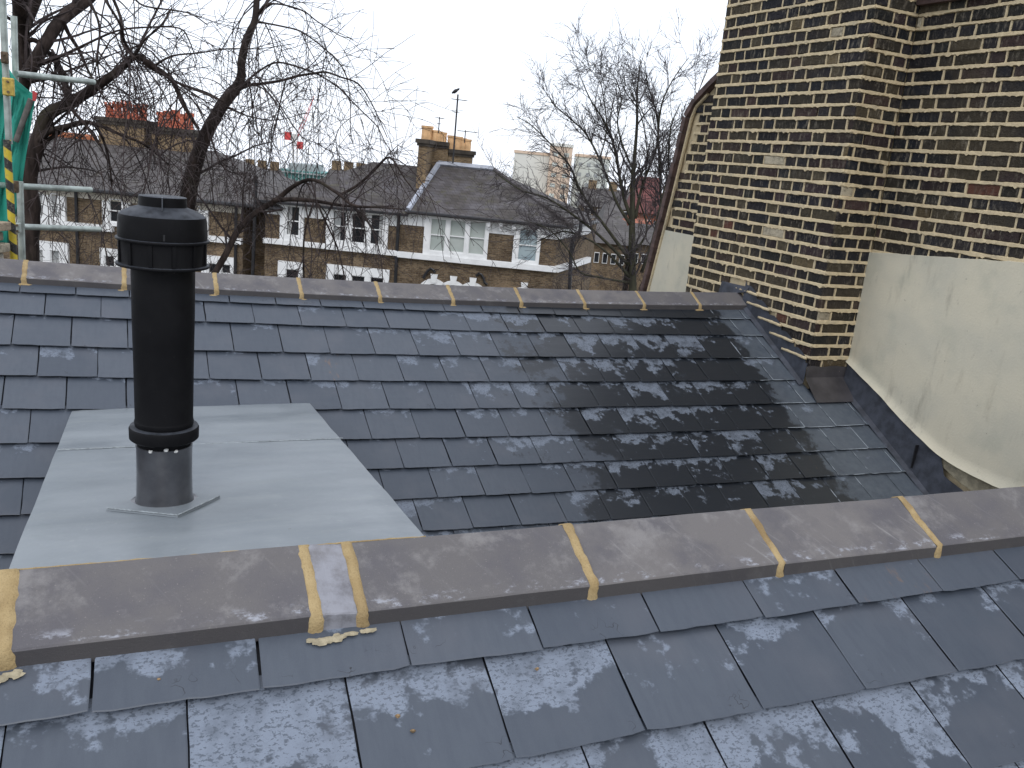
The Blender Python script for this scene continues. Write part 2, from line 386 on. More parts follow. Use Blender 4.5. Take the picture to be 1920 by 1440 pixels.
# ------------------------------------------------------------------ far slope (rises away from the camera) and its ridge
FY, FZ, FSL = 5.133, -.785, .5073
C1, C2, A0, A1, B0 = -.0352, .0068, -.0065, .0015, .0042
FD = [.2156, .390, .6164, .8278, 1.0385, 1.2467, 1.4423, 1.6347, 1.8262]
def ridge_far(x): return Vector((x, FY, FZ+C1*x+C2*x*x))
NF = Vector((0, -math.sin(FSL), math.cos(FSL)))
def far_pt(x, d, h=0.0):
    k = max(0, (d-.2)/.205)
    dd = d+A0*x+A1*k*x+B0*x*x
    return ridge_far(x)+Vector((0, -dd*math.cos(FSL), -dd*math.sin(FSL)))+NF*(h-.012)

def slate_slab(mb, pt, x0, x1, d0, d1, th, rr, amt, damp, jag=.0015, chip=0.0):
    """one slate: head at d0 (under the course above), tail at d1; pt(x, d, h) maps onto the slope"""
    n = 9; th_t = .0165
    tw = rr.uniform(-.0022, .0022); lift = rr.uniform(0, .0028); rand = rr.random(); sk = rr.uniform(-.0016, .0016)
    expo = d1-d0
    top = []; bot = []
    for i in range(n+1):
        f = i/n; x = x0+(x1-x0)*f
        e = rr.uniform(-jag, jag)
        if chip and (i in (0, n)): e -= chip*rr.random()
        elif chip and rr.random() < .12: e -= chip*rr.random()*.5
        d = d1+e+tw*(f-.5)*2
        top.append((x, d)); 
    sidesL = [(x0+rr.uniform(-jag, jag)*.7+sk*(1-j/4), d1-(d1-d0)*j/4) for j in range(1, 5)]
    sidesR = [(x1+rr.uniform(-jag, jag)*.7+sk*(1-j/4), d1-(d1-d0)*j/4) for j in range(1, 5)]
    ring = top+sidesR+sidesL[::-1]
    hh = lambda d: th_t*(d-d0)/expo+lift*(d-d0)/expo
    # front face a little rounded: outer ring lower by 1 mm, inner ring full height
    cx, cd_ = (x0+x1)/2, (d0+d1)/2
    vs = []; uvs = []
    for (x, d) in ring: vs.append(pt(x, d, hh(d)-.0009)); uvs.append((x-x0, d1-d))
    for (x, d) in ring:
        xi = x+(cx-x)*.018; di = d+(cd_-d)*.018
        vs.append(pt(xi, di, hh(di))); uvs.append((xi-x0, d1-di))
    for (x, d) in ring:
        xi = x+(cx-x)*.05; di = d+(cd_-d)*.05
        vs.append(pt(xi, di, hh(di)-th)); uvs.append((xi-x0, d1-di))
    m = len(ring); fs = [tuple(range(m, 2*m))]
    fs += [(i, (i+1) % m, m+(i+1) % m, m+i) for i in range(m)]
    fs += [(2*m+i, 2*m+(i+1) % m, (i+1) % m, i) for i in range(m)]
    mb.add(vs, fs, (rand, amt, damp), uvs)

W = .254
rr = random.Random(11)
far_roof = empty('slate_roof', (0, FY, FZ-.6))
tag(far_roof, 'dark grey slate roof slope rising behind the grey flat deck to the far ridge, stained white near the brick wall', 'roof')
def reparent(o, p):
    o.parent = p; o.matrix_parent_inverse = Matrix.Translation(-Vector(p.location)) if p.rotation_euler.z == 0 else p.matrix_basis.inverted()
    return o
def child(mb, name, mat, p, **k):
    o = mb.build(name, mat, None, **k); reparent(o, p); return o

ro = [-.473, -.355, -.486, -.368, -.498, -.383, 1.264-7*W, -.389, 1.265-7*W]
DLIST = FD+[2.02, 2.2]
ro += [-.36, -.5]
mb = MB()
for k, d1 in enumerate(DLIST):
    prev = DLIST[k-1] if k else .02
    d0 = prev-.035
    xe = 4.165 if k < 4 else (4.165+.03 if k == 4 else 4.50)
    j = -5
    while True:
        x0 = ro[k]+j*W; x1 = x0+W; j += 1
        if x0 > xe-.03: break
        gap = rr.choice([.003, .004, .004, .005, .007])
        a, b = x0+gap/2, min(x1-gap/2, xe)
        xm = (a+b)/2; dm = (d0+d1)/2
        t = (xm-.4)/3.6
        amt = -.52+.66*max(0, min(1, t))+rr.gauss(0, .15)
        dcurve = 1.9-.0*dm
        damp = max(0, min(1, (xm-(1.9+.25*math.sin(dm*5)))/1.6))*.75
        damp = 1.0
        if xm > 3.55: amt = -.35
        if k == 0: amt -= .5
        slate_slab(mb, far_pt, a, b, d0, d1+rr.uniform(-.0018, .0018), .0032, rr, amt, damp, .0012, .004)
child(mb, 'slates', M_SLATE, far_roof)
# roof deck under the slates
mb = MB(); xs = [-2+i*.5 for i in range(14)]
vs = [far_pt(x, d, -.02) for x in xs for d in (0, 2.3)]
mb.add(vs, [(2*i, 2*i+1, 2*i+3, 2*i+2) for i in range(len(xs)-1)])
vs = [p+Vector((0, .0, 0)) for x in xs for p in (far_pt(x, 0, -.02), Vector((x, FY+2.6, FZ-1.45)))]
mb.add(vs, [(2*i, 2*i+1, 2*i+3, 2*i+2) for i in range(len(xs)-1)])
child(mb, 'underlay', M_LEAD, far_roof)

def ridge_tile(mb, o, ax, dn_f, dn_b, up, L, Ld=.155, lip=.034, col=(.5, 0, 0), th=.02, jit=None):
    """angular ridge tile: o apex start, ax unit along, dn_f/dn_b unit vectors down each wing"""
    nseg = 6
    prof = []
    # outer profile from the front lip over the apex to the back lip: (vector, v coordinate)
    lipf = -up*.6+dn_f*.10
    prof = [(dn_f*Ld-up*lip, .19), (dn_f*Ld-up*.0012, .1572), (dn_f*(Ld-.0025)+up*.0006, .153), (dn_f*.10+up*.0006, .10), (dn_f*.012, .012), (up*-.0012, 0),
            (dn_b*.012, .012), (dn_b*(Ld-.002), .15), (dn_b*Ld-up*lip, .19)]
    inner = [(dn_b*(Ld-.006)-up*lip, .19), (up*-.028, 0), (dn_f*(Ld-.006)-up*lip, .19)]
    full = prof+inner; m = len(full)
    vs = []; uvs = []
    for i in range(nseg+1):
        s = L*i/nseg
        for q, (pv, v) in enumerate(full):
            p = o+ax*s+pv
            if jit: p = p+Vector((0, 0, jit.uniform(-.0006, .0006)))
            vs.append(p); uvs.append((s, v))
    fs = []
    for i in range(nseg):
        for q in range(m):
            a, b = i*m+q, i*m+(q+1) % m
            fs.append((a, a+m, b+m, b))
    fs.append(tuple(range(m))); fs.append(tuple(nseg*m+q for q in range(m-1, -1, -1)))
    mb.add(vs, fs, col, uvs)

def joint_strip(mb, o, ax, dn_f, dn_b, up, wd, Ld=.155, lip=.034, rr=rr, proud=.0035, foot=1.0):
    """lumpy pointing over a joint: runs down the front wing, over the lip and ends in a foot on the slates"""
    path = []
    N = 12
    for i in range(N+1): path.append((dn_b*(.022*(1-i/N)), 1))
    for i in range(1, N+1): path.append((dn_f*(Ld*i/N), 1))
    for i in range(1, 5): path.append((dn_f*Ld-up*(lip+.004)*i/4, 1.15+.1*i/4))
    path.append((dn_f*(Ld+.004+.008*foot)-up*(lip+.0035), 1.6))
    vs = []; K = 6
    for i, (p, wsc) in enumerate(path):
        c = mnoise.noise(Vector((o.x*9+i*.55, 3.1, o.y)))*.004
        ww = wd*wsc*(1+.16*mnoise.noise(Vector((o.x*7, i*.7, 1.3)))+.05*rr.uniform(-1, 1))
        nrm = up if i < 2*N+1 else (up*.3+dn_f*.9).normalized()
        if i < N: nrm = up
        for k in range(K+1):
            f = k/K*2-1; e = ww/2*f+rr.uniform(-.0008, .0008)
            hgt = (proud if i > N+1 else .0008)*(1-abs(f)**3)*rr.uniform(.75, 1.2)-.002*(abs(f) > .99)
            vs.append(o+ax*(c+e)+p+nrm*hgt)
    n1 = K+1
    fs = [(i*n1+k, (i+1)*n1+k, (i+1)*n1+k+1, i*n1+k+1) for i in range(len(path)-1) for k in range(K)]
    mb.add(vs, fs)
    # crumbly foot
    c0 = o+dn_f*(Ld+.004)-up*(lip+.004)
    return c0

def blob(mb, c, ax, dn, nrm, a, b, h, rr, n=14):
    vs = [c+nrm*h]
    for ring, fr in ((.55, .8), (1, -.3)):
        for k in range(n):
            an = 2*math.pi*k/n; q = ring*(1+rr.uniform(-.28, .28))
            vs.append(c+ax*(a*q*math.cos(an))+dn*(b*q*math.sin(an))+nrm*(h*fr))
    fs = [(0, 1+k, 1+(k+1) % n) for k in range(n)]+[(1+k, 1+n+k, 1+n+(k+1) % n, 1+(k+1) % n) for k in range(n)]
    mb.add(vs, fs)

# far ridge
fx0, TL = -.4581, .4685
DNF = Vector((0, -math.cos(FSL), -math.sin(FSL))); DNB = Vector((0, math.cos(FSL), -math.sin(FSL))); UPZ = Vector((0, 0, 1))
jr = random.Random(5)
for i in range(-3, 10):
    xa, xb = fx0+i*TL+.006, fx0+(i+1)*TL-.006
    if i == 9: xb = fx0+10*TL-.02
    o = ridge_far(xa)+UPZ*(.03+jr.uniform(-.0015, .0015)); e = ridge_far(xb)+UPZ*(.03+jr.uniform(-.0015, .0015))
    mb = MB(); ridge_tile(mb, o, (e-o).normalized(), DNF, DNB, UPZ, (e-o).length, .150, .034, (jr.random(), 0.0, jr.random()*.5), jit=jr)
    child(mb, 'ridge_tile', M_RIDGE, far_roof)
for i in range(-2, 11):
    xj = fx0+i*TL; o = ridge_far(xj)+UPZ*.0312
    mb = MB(); c0 = joint_strip(mb, o, Vector((1, 0, 0)), DNF, DNB, UPZ, .026, .150, .034, jr)
    for q in range(2): blob(mb, c0+Vector((jr.uniform(-.02, .02), 0, .002)), Vector((1, 0, 0)), DNF, NF, jr.uniform(.02, .035), .010, .008, jr)
    child(mb, 'mortar_joint', M_MORTAR, far_roof, smooth=True)

# ------------------------------------------------------------------ near slope and ridge
NY, NZ, NSL, NY1, NZ1 = 1.507, -.7351, .4784, -.0341, .0047
def ridge_near(x): return Vector((x, NY+NY1*x, NZ+NZ1*x))
NN = Vector((0, -math.sin(NSL), math.cos(NSL))); NDF = Vector((0, -math.cos(NSL), -math.sin(NSL))); NDB = Vector((0, math.cos(NSL), -math.sin(NSL)))
def near_pt(x, d, h=0.0):
    xx = x+d*NY1
    return ridge_near(xx)+NDF*(d-.0022*x)+UPZ*-.041+NN*h
near_roof = empty('slate_roof', (0, NY, NZ-.5))
tag(near_roof, 'nearest slate roof slope below the big clay ridge, its large slates patched with pale bloom', 'roof')
mb = MB(); rs = random.Random(23)
ND = [.2484, .437, .627, .817, 1.007, 1.2]
no = [-.0477, .6003, .6003-.125, .600, .47, .6]
for k, d1 in enumerate(ND):
    d0 = (ND[k-1] if k else .05)-.035
    for j in range(-8, 14):
        x0 = no[k] % W+j*W; x1 = x0+W
        gap = rs.choice([.003, .003, .004, .005, .003])
        if x0 > 3.6 or x1 < -1.6: continue
        amt = rs.gauss(.0, .20)
        if x0 > .9: amt -= .03
        slate_slab(mb, near_pt, x0+gap/2, x1-gap/2, d0, d1+rs.uniform(-.002, .002), .0045, rs, amt, .0, .0011, .0035)
child(mb, 'slates', M_SLATE, near_roof)
mb = MB()
vs = [near_pt(-2, 0, -.02), near_pt(4, 0, -.02), near_pt(4, 1.5, -.02), near_pt(-2, 1.5, -.02)]
mb.add(vs, [(0, 3, 2, 1)])
b0, b1 = ridge_near(-2)+UPZ*-.05, ridge_near(4.3)+UPZ*-.05
mb.add([b0, b1, b1+NDB*2.0, b0+NDB*2.0], [(0, 1, 2, 3)])
child(mb, 'underlay', M_LEAD, near_roof)
# tail flakes: thin splinters along the broken slate edges
nj = [-.1811, .3017, .384, .8517, 1.3178, 1.7894]
tiles = [(-.65, nj[0]), (nj[0], nj[1]), (nj[1], nj[2]), (nj[2], nj[3]), (nj[3], nj[4]), (nj[4], nj[5]), (nj[5], nj[5]+.47), (nj[5]+.47, nj[5]+.94)]
axn = (ridge_near(1)-ridge_near(0)).normalized()
jr = random.Random(9)
for i, (a, b) in enumerate(tiles):
    g = .009
    o = ridge_near(a+g)+UPZ*jr.uniform(-.0025, .0025); e = ridge_near(b-g)+UPZ*jr.uniform(-.0025, .0025)
    mb = MB(); ridge_tile(mb, o, (e-o).normalized(), NDF, NDB, UPZ, (e-o).length, .155, .036,
                          ((.2, .35, .5, .25, .8, .9, .35, .3)[i], .8 if i == 2 else 0.0, (.3, .2, .2, .15, .9, .8, .4, .3)[i]), jit=jr)
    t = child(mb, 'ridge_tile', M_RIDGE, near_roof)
    if i == 2: t['label'] = 'short cut ridge tile with a chalky white face'
for i, xj in enumerate(nj+[nj[5]+.47]):
    o = ridge_near(xj)+UPZ*.0012
    wd = (.034, .026, .021, .021, .021, .020, .02)[i]
    mb = MB(); c0 = joint_strip(mb, o, axn, NDF, NDB, UPZ, wd, .155, .036, jr, .004)
    for q in range(3): blob(mb, c0+axn*jr.uniform(-.02, .02)+UPZ*.001, axn, NDF, NN, jr.uniform(.012, .026), .007, .007, jr)
    child(mb, 'mortar_joint', M_MORTAR, near_roof, smooth=True)
# smear of spilt mortar under the short tile and at the left joint, small crumbs on the slates
mb = MB()
for xj, n_, sp in ((nj[1]+.02, 9, .045), (nj[1]+.07, 5, .03), (nj[0]-.01, 7, .04)):
    for q in range(n_):
        x = xj+jr.uniform(-sp, sp); d = .165+jr.uniform(0, .016)*(1-abs(x-xj)/sp)
        blob(mb, near_pt(x, d, .018), axn, NDF, NN, jr.uniform(.006, .016), jr.uniform(.003, .008), .0022, jr, 10)
child(mb, 'mortar_smear', simple('spilt_mortar', (.36, .31, .21), .9, .2, 60, 0, .4), near_roof, smooth=True)
mb = MB(); pts = [ridge_near(x)+Vector((0, .004+.002*mnoise.noise(Vector((x*20, 0, 0))), -.0030+.0022*mnoise.noise(Vector((x*33, 4, 0))))) for x in [-.19+.012*i for i in range(62)]]
mb.tube(pts, [.0022*(.7+.6*abs(mnoise.noise(Vector((i*.5, 7, 0))))) for i in range(len(pts))], 6); child(mb, 'mortar_fillet', M_MORTAR, near_roof, smooth=True)
M_CRUMB = simple('mortar_crumb', (.24, .16, .085), .9, .3, 100)
for (px, d_) in ((.42, .33), (.69, .285), (.05, .205), (.98, .53), (.44, .36), (1.22, .6)):
    mb = MB(); c = near_pt(px, d_, .014)
    blob(mb, c, axn, NDF, NN, .0045, .0035, .004, jr, 7)
    o = mb.build('mortar_crumb', M_CRUMB, None); o.parent = near_roof; o.matrix_parent_inverse = Matrix.Translation(-Vector(near_roof.location))

# ------------------------------------------------------------------ flat grey deck between the slopes
KD, ZD = .14, -1.28
def deck_pt(x, y, h=0): return Vector((x, y, ZD+(4.2-y)*KD+h))
deck = empty('flat_roof_deck', (.3, 3.0, -1.2))
tag(deck, 'pale blue-grey sheet-covered flat deck bridging the gutter between the two slate slopes', 'flat roof')
mb = MB(); g = []
nx, ny = 24, 40
for j in range(ny+1):
    y = 1.60+(4.29-1.60)*j/ny; f = (y-2.0)/(4.29-2.0)
    xl = -.24+.022*f; xr = .715+(.868-.715)*f
    for i in range(nx+1):
        x = xl+(xr-xl)*i/nx
        h = .006*mnoise.noise(Vector((x*2.5, y*3.5, 0)))+.0015*mnoise.noise(Vector((x*11, y*9, 2)))
        if i in (0, nx): h -= .004
        if j == ny: h = -.006
        g.append(deck_pt(x, y, h))
mb.add(g, [(j*(nx+1)+i, j*(nx+1)+i+1, (j+1)*(nx+1)+i+1, (j+1)*(nx+1)+i) for j in range(ny) for i in range(nx)])
# upstands at both sides, dressed down to the slates
for i, s in ((0, -1), (nx, 1)):
    vs = []
    for j in range(ny+1):
        p = g[j*(nx+1)+i]; r_ = min(p.z-.001, max(-1.9, FZ-(FY-p.y)*math.tan(FSL)-.02))
        vs += [p, Vector((p.x+s*.004, p.y, r_-.03))]
    fs = [(2*j, 2*j+1, 2*j+3, 2*j+2) for j in range(ny)]
    mb.add(vs, fs if s > 0 else [f[::-1] for f in fs])
child(mb, 'membrane', M_DECK, deck, autosmooth=R(40))
mb = MB()   # welded seam across the deck
ys = 3.30
pts = [deck_pt(-.222+1.03*t/60, ys-.012*t/60+.002*math.sin(t*1.3)+.0, .0022+.001*(t % 2)) for t in range(61)]
mb.tube(pts, .0022, 5); child(mb, 'seam', M_BEAD, deck)
mb = MB()   # diamond patch around the flue
pc = deck_pt(.102, 2.493)
dia = [(-.15, -.05), (.025, -.175), (.15, -.0), (.0, .15)]
dia = [(.102+a, 2.493+b) for a, b in dia]
ring = []
for q in range(4):
    a, b = dia[q], dia[(q+1) % 4]
    for t in range(6): ring.append((a[0]+(b[0]-a[0])*t/6, a[1]+(b[1]-a[1])*t/6))
vs = [deck_pt(x, y, .0035) for x, y in ring]+[deck_pt(x, y, -.001) for x, y in [( .102+(a-.102)*1.02, 2.493+(b-2.493)*1.02) for a, b in ring]]
m = len(ring); mb.add(vs, [tuple(range(m))]+[(m+i, m+(i+1) % m, (i+1) % m, i) for i in range(m)])
child(mb, 'flue_patch', M_DECK, deck)
mb = MB()
pts = []
for q in (0, 1):
    a, b = dia[q], dia[(q+1) % 4]
    for t in range(31):
        pts.append(deck_pt(a[0]+(b[0]-a[0])*t/30, a[1]+(b[1]-a[1])*t/30, .0052+.0012*(t % 2)))
mb.tube(pts, .0021, 5); child(mb, 'weld_bead', M_BEAD, deck)

# ------------------------------------------------------------------ flue terminal
fl = empty('flue_terminal', pc)
tag(fl, 'tall black flue pipe with flanged cowl standing in a lead sleeve', 'flue pipe')
def lathe_child(name, mat, prof, p, n=56, auto=R(35)):
    mb = MB(); mb.lathe(prof, (0, 0, 0), n); return mb.build(name, mat, p, autosmooth=auto)
lathe_child('lead_sleeve', M_LEADSLV, [(.10, -.012), (.092, .001), (.079, .006), (.0755, .02), (.074, .10), (.0745, .165), (.076, .178), (.073, .179), (.07, .15)], fl)
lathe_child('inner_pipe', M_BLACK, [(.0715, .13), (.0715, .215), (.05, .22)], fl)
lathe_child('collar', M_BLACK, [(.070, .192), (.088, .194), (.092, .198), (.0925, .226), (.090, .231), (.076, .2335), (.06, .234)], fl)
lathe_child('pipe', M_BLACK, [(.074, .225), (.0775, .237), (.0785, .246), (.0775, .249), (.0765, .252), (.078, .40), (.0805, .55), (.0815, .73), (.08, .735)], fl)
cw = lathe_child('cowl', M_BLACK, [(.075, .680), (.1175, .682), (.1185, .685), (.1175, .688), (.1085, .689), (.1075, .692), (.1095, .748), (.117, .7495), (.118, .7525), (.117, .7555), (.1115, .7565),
       (.1125, .768), (.1105, .806), (.1085, .816), (.101, .822), (.081, .832), (.062, .8385), (.0605, .840), (.0595, .864), (.058, .865), (.02, .865)], fl)
for k in range(12):   # cage ribs between the two flanges
    a = 2*math.pi*k/12+.2; m3 = Matrix.Rotation(a, 3, 'Z'); mb = MB()
    mb.box(m3 @ Vector((.1105, 0, .719)), (.004, .010, .057), m3); mb.build('rib', M_BLACK, cw)
mb = MB(); a = -math.pi/2-.06; m3 = Matrix.Rotation(a, 3, 'Z')
mb.box(m3 @ Vector((.068, 0, .850)), (.03, .003, .034), m3); mb.build('fin', M_DUSTY, cw)
mb = MB(); m3 = Matrix.Rotation(-math.pi/2-.02, 3, 'Z')
mb.box(m3 @ Vector((.1115, 0, .768)), (.003, .0045, .016), m3); mb.build('clip', M_BLKPAINT, cw)
M_SEAL = simple('white_sealant', (.7, .7, .68), .5, .1, 10)
for a, z in ((-2.1, .176), (-1.55, .182), (-1.2, .176)):
    mb = MB(); blob(mb, Vector((.0765*math.cos(a), .0765*math.sin(a), z)), Vector((-math.sin(a), math.cos(a), 0)), UPZ, Vector((math.cos(a), math.sin(a), 0)), .006, .005, .005, jr, 8)
    mb.build('sealant', M_SEAL, fl)

# ------------------------------------------------------------------ brick gable wall with the chimney breast
XP, XW, YP0, YP1 = 4.187, 4.55, 4.308, 5.80
CH = .0812; ZB = -2.0+.0
def roof_z(y): return FZ-abs(FY-y)*math.tan(FSL)
wall = empty('brick_gable_wall', (XW, 3.5, -1.5))
tag(wall, 'dark stock brick gable wall with thick cream pointing rising beside the slate roof', 'wall')
PAL = [((.013, .014, .018), 12), ((.019, .017, .020), 9), ((.032, .021, .022), 5), ((.042, .025, .023), 3), ((.032, .027, .020), 5), ((.060, .048, .030), 3), ((.105, .078, .042), 1), ((.018, .018, .017), 6)]
PALF = [c for c, k in PAL for _ in range(k)]
def brickwork(P, U, N, ulen, z0, z1, keep, seed, parent, umin=0.0, special=()):
    """P origin at z=0, U unit along, N unit outward. Bricks and raised pointing as two meshes."""
    r_ = random.Random(seed); bm_, mm = MB(), MB()
    Z = Vector((0, 0, 1))
    c0 = int(math.floor((z0-1.112)/CH)); c1 = int(math.ceil((z1-1.112)/CH))
    for c in range(c0, c1):
        zb = 1.112+c*CH
        # bricks of this course
        u = umin-r_.uniform(0, .2) if c % 2 else umin-r_.uniform(0, .1)
        if c % 2 == 0: u = umin
        else: u = umin-.06
        k = r_.randrange(4); runs = []
        while u < ulen:
            k += 1
            L = .215 if (k % 2 == 0 and r_.random() < .9) else .105
            L += r_.uniform(-.006, .006)
            a, b = max(u, umin), min(u+L, ulen)
            if b-a > .02: runs.append((a, b))
            u += L+.0105
        bh = CH-.0225
        for a, b in runs:
            if not keep((a+b)/2, zb+CH*.5) : continue
            ja = [r_.uniform(-.0022, .0022) for _ in range(8)]; rec = r_.uniform(-.003, .002)
            zc0, zc1 = zb+.0105+ja[0], zb+.0105+bh+ja[1]
            col = r_.choice(PALF); q = r_.uniform(.7, 1.35); col = tuple(x*q for x in col)
            t = r_.random()
            if t < .009: col = (.46, .40, .29)
            elif t < .014: col = (.11, .040, .028)
            f = [P+U*(a+.0035+ja[2])+Z*zc0+N*rec, P+U*(b-.0035+ja[3])+Z*zc0+N*rec, P+U*(b-.0035+ja[4])+Z*zc1+N*(rec+ja[5]*.6), P+U*(a+.0035+ja[6])+Z*zc1+N*rec]
            # worn arrises: inner face and chamfer ring
            ce = (f[0]+f[1]+f[2]+f[3])/4
            inn = [ce+(p-ce)*(1-.05)+N*.002 for p in f]
            # make chamfer even in metres
            inn = []
            for qx, p in enumerate(f):
                sx = 1 if qx in (0, 3) else -1; sz = 1 if qx in (0, 1) else -1
                inn.append(p+U*(sx*r_.uniform(.004, .009))+Z*(sz*r_.uniform(.003, .006))+N*.0035)
            bk = [p-N*.022 for p in f]
            bm_.add(inn+f+bk, [(0, 1, 2, 3), (4, 5, 1, 0), (5, 6, 2, 1), (6, 7, 3, 2), (7, 4, 0, 3), (8, 9, 5, 4), (9, 10, 6, 5), (10, 11, 7, 6), (11, 8, 4, 7)], col)
            # perpend pointing to the right of the brick
            if b < ulen-.01 and r_.random() < .97:
                x = b+.005; hw = r_.uniform(.0065, .0115); pr = r_.uniform(.001, .004)
                vs = []
                for zi in range(4):
                    z = zb+.004+(CH-.008)*zi/3; w_ = hw*(1+r_.uniform(-.3, .3)); o_ = r_.uniform(-.0015, .0015)
                    vs += [P+U*(x-w_+o_)+Z*z-N*.012, P+U*(x-w_*.6+o_)+Z*z+N*pr, P+U*(x+w_*.6+o_)+Z*z+N*pr, P+U*(x+w_+o_)+Z*z-N*.012]
                mm.add(vs, [(4*i+j, 4*i+j+1, 4*i+4+j+1, 4*i+4+j) for i in range(3) for j in range(3)])
        # bed joint above this course
        st = .015; nseg = int((ulen-umin)/st); strip = []
        def flush(strip):
            if len(strip) < 3: return
            vs = []
            for i, (uu, zc, h, pr) in enumerate(strip):
                e = .45 if i in (0, len(strip)-1) else 1
                vs += [P+U*uu+Z*(zc-h*1.15)-N*.010, P+U*uu+Z*(zc-h*.75*e-(r_.uniform(0, .011) if r_.random() < .13 else 0))+N*(pr*e), P+U*uu+Z*(zc+h*.35*e)+N*(pr*.8*e), P+U*uu+Z*(zc+h)-N*.010]
            n_ = len(strip)
            mm.add(vs, [(4*i+j, 4*i+4+j, 4*i+4+j+1, 4*i+j+1) for i in range(n_-1) for j in range(3)]+[(0, 1, 2, 3), (4*n_-1, 4*n_-2, 4*n_-3, 4*n_-4)])
        for i in range(nseg+1):
            uu = umin+(ulen-umin)*i/nseg
            if keep(uu, zb+CH*.6+.05) :
                nz_ = mnoise.noise(Vector((uu*9+seed, zb*7, P.x)))
                h = .0138*(1+.38*nz_)+r_.uniform(-.0028, .0028)
                strip.append((uu, zb+.001+.0025*mnoise.noise(Vector((uu*5, zb*11, seed))), h, .0095+.004*nz_+r_.uniform(-.0015, .0015)))
            else: flush(strip); strip = []
        flush(strip)
    return bm_, mm

chim = child_e = None
# breast: side facing -X (left) and end facing -Y (front)
bA, mA = MB(), MB()
def keepA(u, z): y = YP0+u; return z > roof_z(y)+.125 and y < YP1+.02
b1, m1 = brickwork(Vector((XP, YP0, 0)), Vector((0, 1, 0)), Vector((-1, 0, 0)), YP1-YP0, -2.2, 2.3, keepA, 3, wall)
def keepB(u, z): return z > roof_z(YP0)+.11
b2, m2 = brickwork(Vector((XP, YP0, 0)), Vector((1, 0, 0)), Vector((0, -1, 0)), XW-XP, -2.0, 2.3, keepB, 4, wall)
for src, dst in ((b1, bA), (b2, bA), (m1, mA), (m2, mA)):
    off = len(dst.v); dst.v += src.v; dst.f += [tuple(k+off for k in f) for f in src.f]; dst.c += src.c; dst.uv += src.uv
breast = MB(); 
breast.bb(XP+.012, XW, YP0+.012, YP1-.012, -2.2, 2.3)
breast = child(breast, 'chimney_breast', M_JOINT, wall)
def sub(mb, name, mat, p, **k):
    o = mb.build(name, mat, None, **k); o.parent = p; return o
sub(bA, 'breast_bricks', M_BRICK, breast); sub(mA, 'breast_pointing', M_JOINT, breast)
# ragged mortar ledges left hanging over the lead at the foot of the breast
for q in range(9):
    zc = 1.112+math.floor((roof_z(YP0)-1.112)/CH)*CH+CH*(q+1)
    y0 = FY-(FZ-(zc-.11))/math.tan(FSL)
    if not YP0-.05 < y0 < FY: continue
    mb_ = MB(); pts = [Vector((XP-.010-.012*math.sin(math.pi*min(1, (t+1)/5)), max(YP0-.012, y0-.085+.028*t), zc+.003-.010*(1-t/9)+.003*mnoise.noise(Vector((t*.8, q*3, 1))))) for t in range(10)]
    mb_.tube(pts, [.0105*(1+.35*mnoise.noise(Vector((t*.9, q*5, 2)))) for t in range(10)], 8); sub(mb_, 'mortar_ledge', M_JOINT, breast, smooth=True)
# back corner face of breast
b3, m3_ = brickwork(Vector((XP, YP1, 0)), Vector((1, 0, 0)), Vector((0, 1, 0)), XW-XP, -2.2, 2.3, lambda u, z: z > -2.1, 14, wall)
sub(b3, 'end_bricks', M_BRICK, breast); sub(m3_, 'end_pointing', M_JOINT, breast)

# main wall: from the frame edge to the breast, then beyond it down the sloping verge
def verge_y(z):   # where the sloping brown coping ends the wall, from the photograph
    P_ = [(-3.0, 7.35), (-1.04, 6.90), (-.18, 6.72), (.58, 6.58), (.76, 6.32), (1.0, 5.9)]
    for (z0, y0), (z1, y1) in zip(P_, P_[1:]):
        if z <= z1: return y0+(y1-y0)*(z-z0)/(z1-z0)
    return 5.8
mb = MB()
mb.bb(XW+.012, XW+.33, -1.2, YP1, -3.2, 2.3)
vv = []; zz = [-3.2, -2, -1.04, -.6, -.18, .2, .58, .76, .98]
for z in zz:
    y = verge_y(z); vv += [(XW+.012, YP1, z), (XW+.012, y, z), (XW+.33, y, z), (XW+.33, YP1, z)]
mb.add(vv, [(4*i+j, 4*i+(j+1) % 4, 4*i+4+(j+1) % 4, 4*i+4+j) for i in range(len(zz)-1) for j in range(4)]+[tuple(4*(len(zz)-1)+j for j in range(4))])
core = child(mb, 'wall_core', M_JOINT, wall)
def wtop_render(y): return -.362+(4.32-y)*.08   # top edge of the big render panel
def keepC(u, z): y = YP0-u; return z > wtop_render(y)-.03
b4, m4 = brickwork(Vector((XW, YP0, 0)), Vector((0, -1, 0)), Vector((-1, 0, 0)), 4.6, -.6, 2.3, keepC, 6, wall)
child(b4, 'wall_bricks', M_BRICK, wall); child(m4, 'wall_pointing', M_JOINT, wall)
def keepD(u, z): y = YP1+u; return z > -.475 and y < verge_y(z)-.07
b5, m5 = brickwork(Vector((XW, YP1, 0)), Vector((0, 1, 0)), Vector((-1, 0, 0)), 1.2, -.8, 1.0, keepD, 8, wall)
child(b5, 'rear_bricks', M_BRICK, wall); child(m5, 'rear_pointing', M_JOINT, wall)
# projecting red tile band high on the main wall, and coping at the very top
mb = MB(); mb.bb(XW-.045, XW-.001, 3.72, 4.30, 1.165, 1.20); mb.bb(XW-.07, XW-.001, 3.70, 4.30, 1.203, 1.26)
child(mb, 'tile_band', M_TILE, wall)
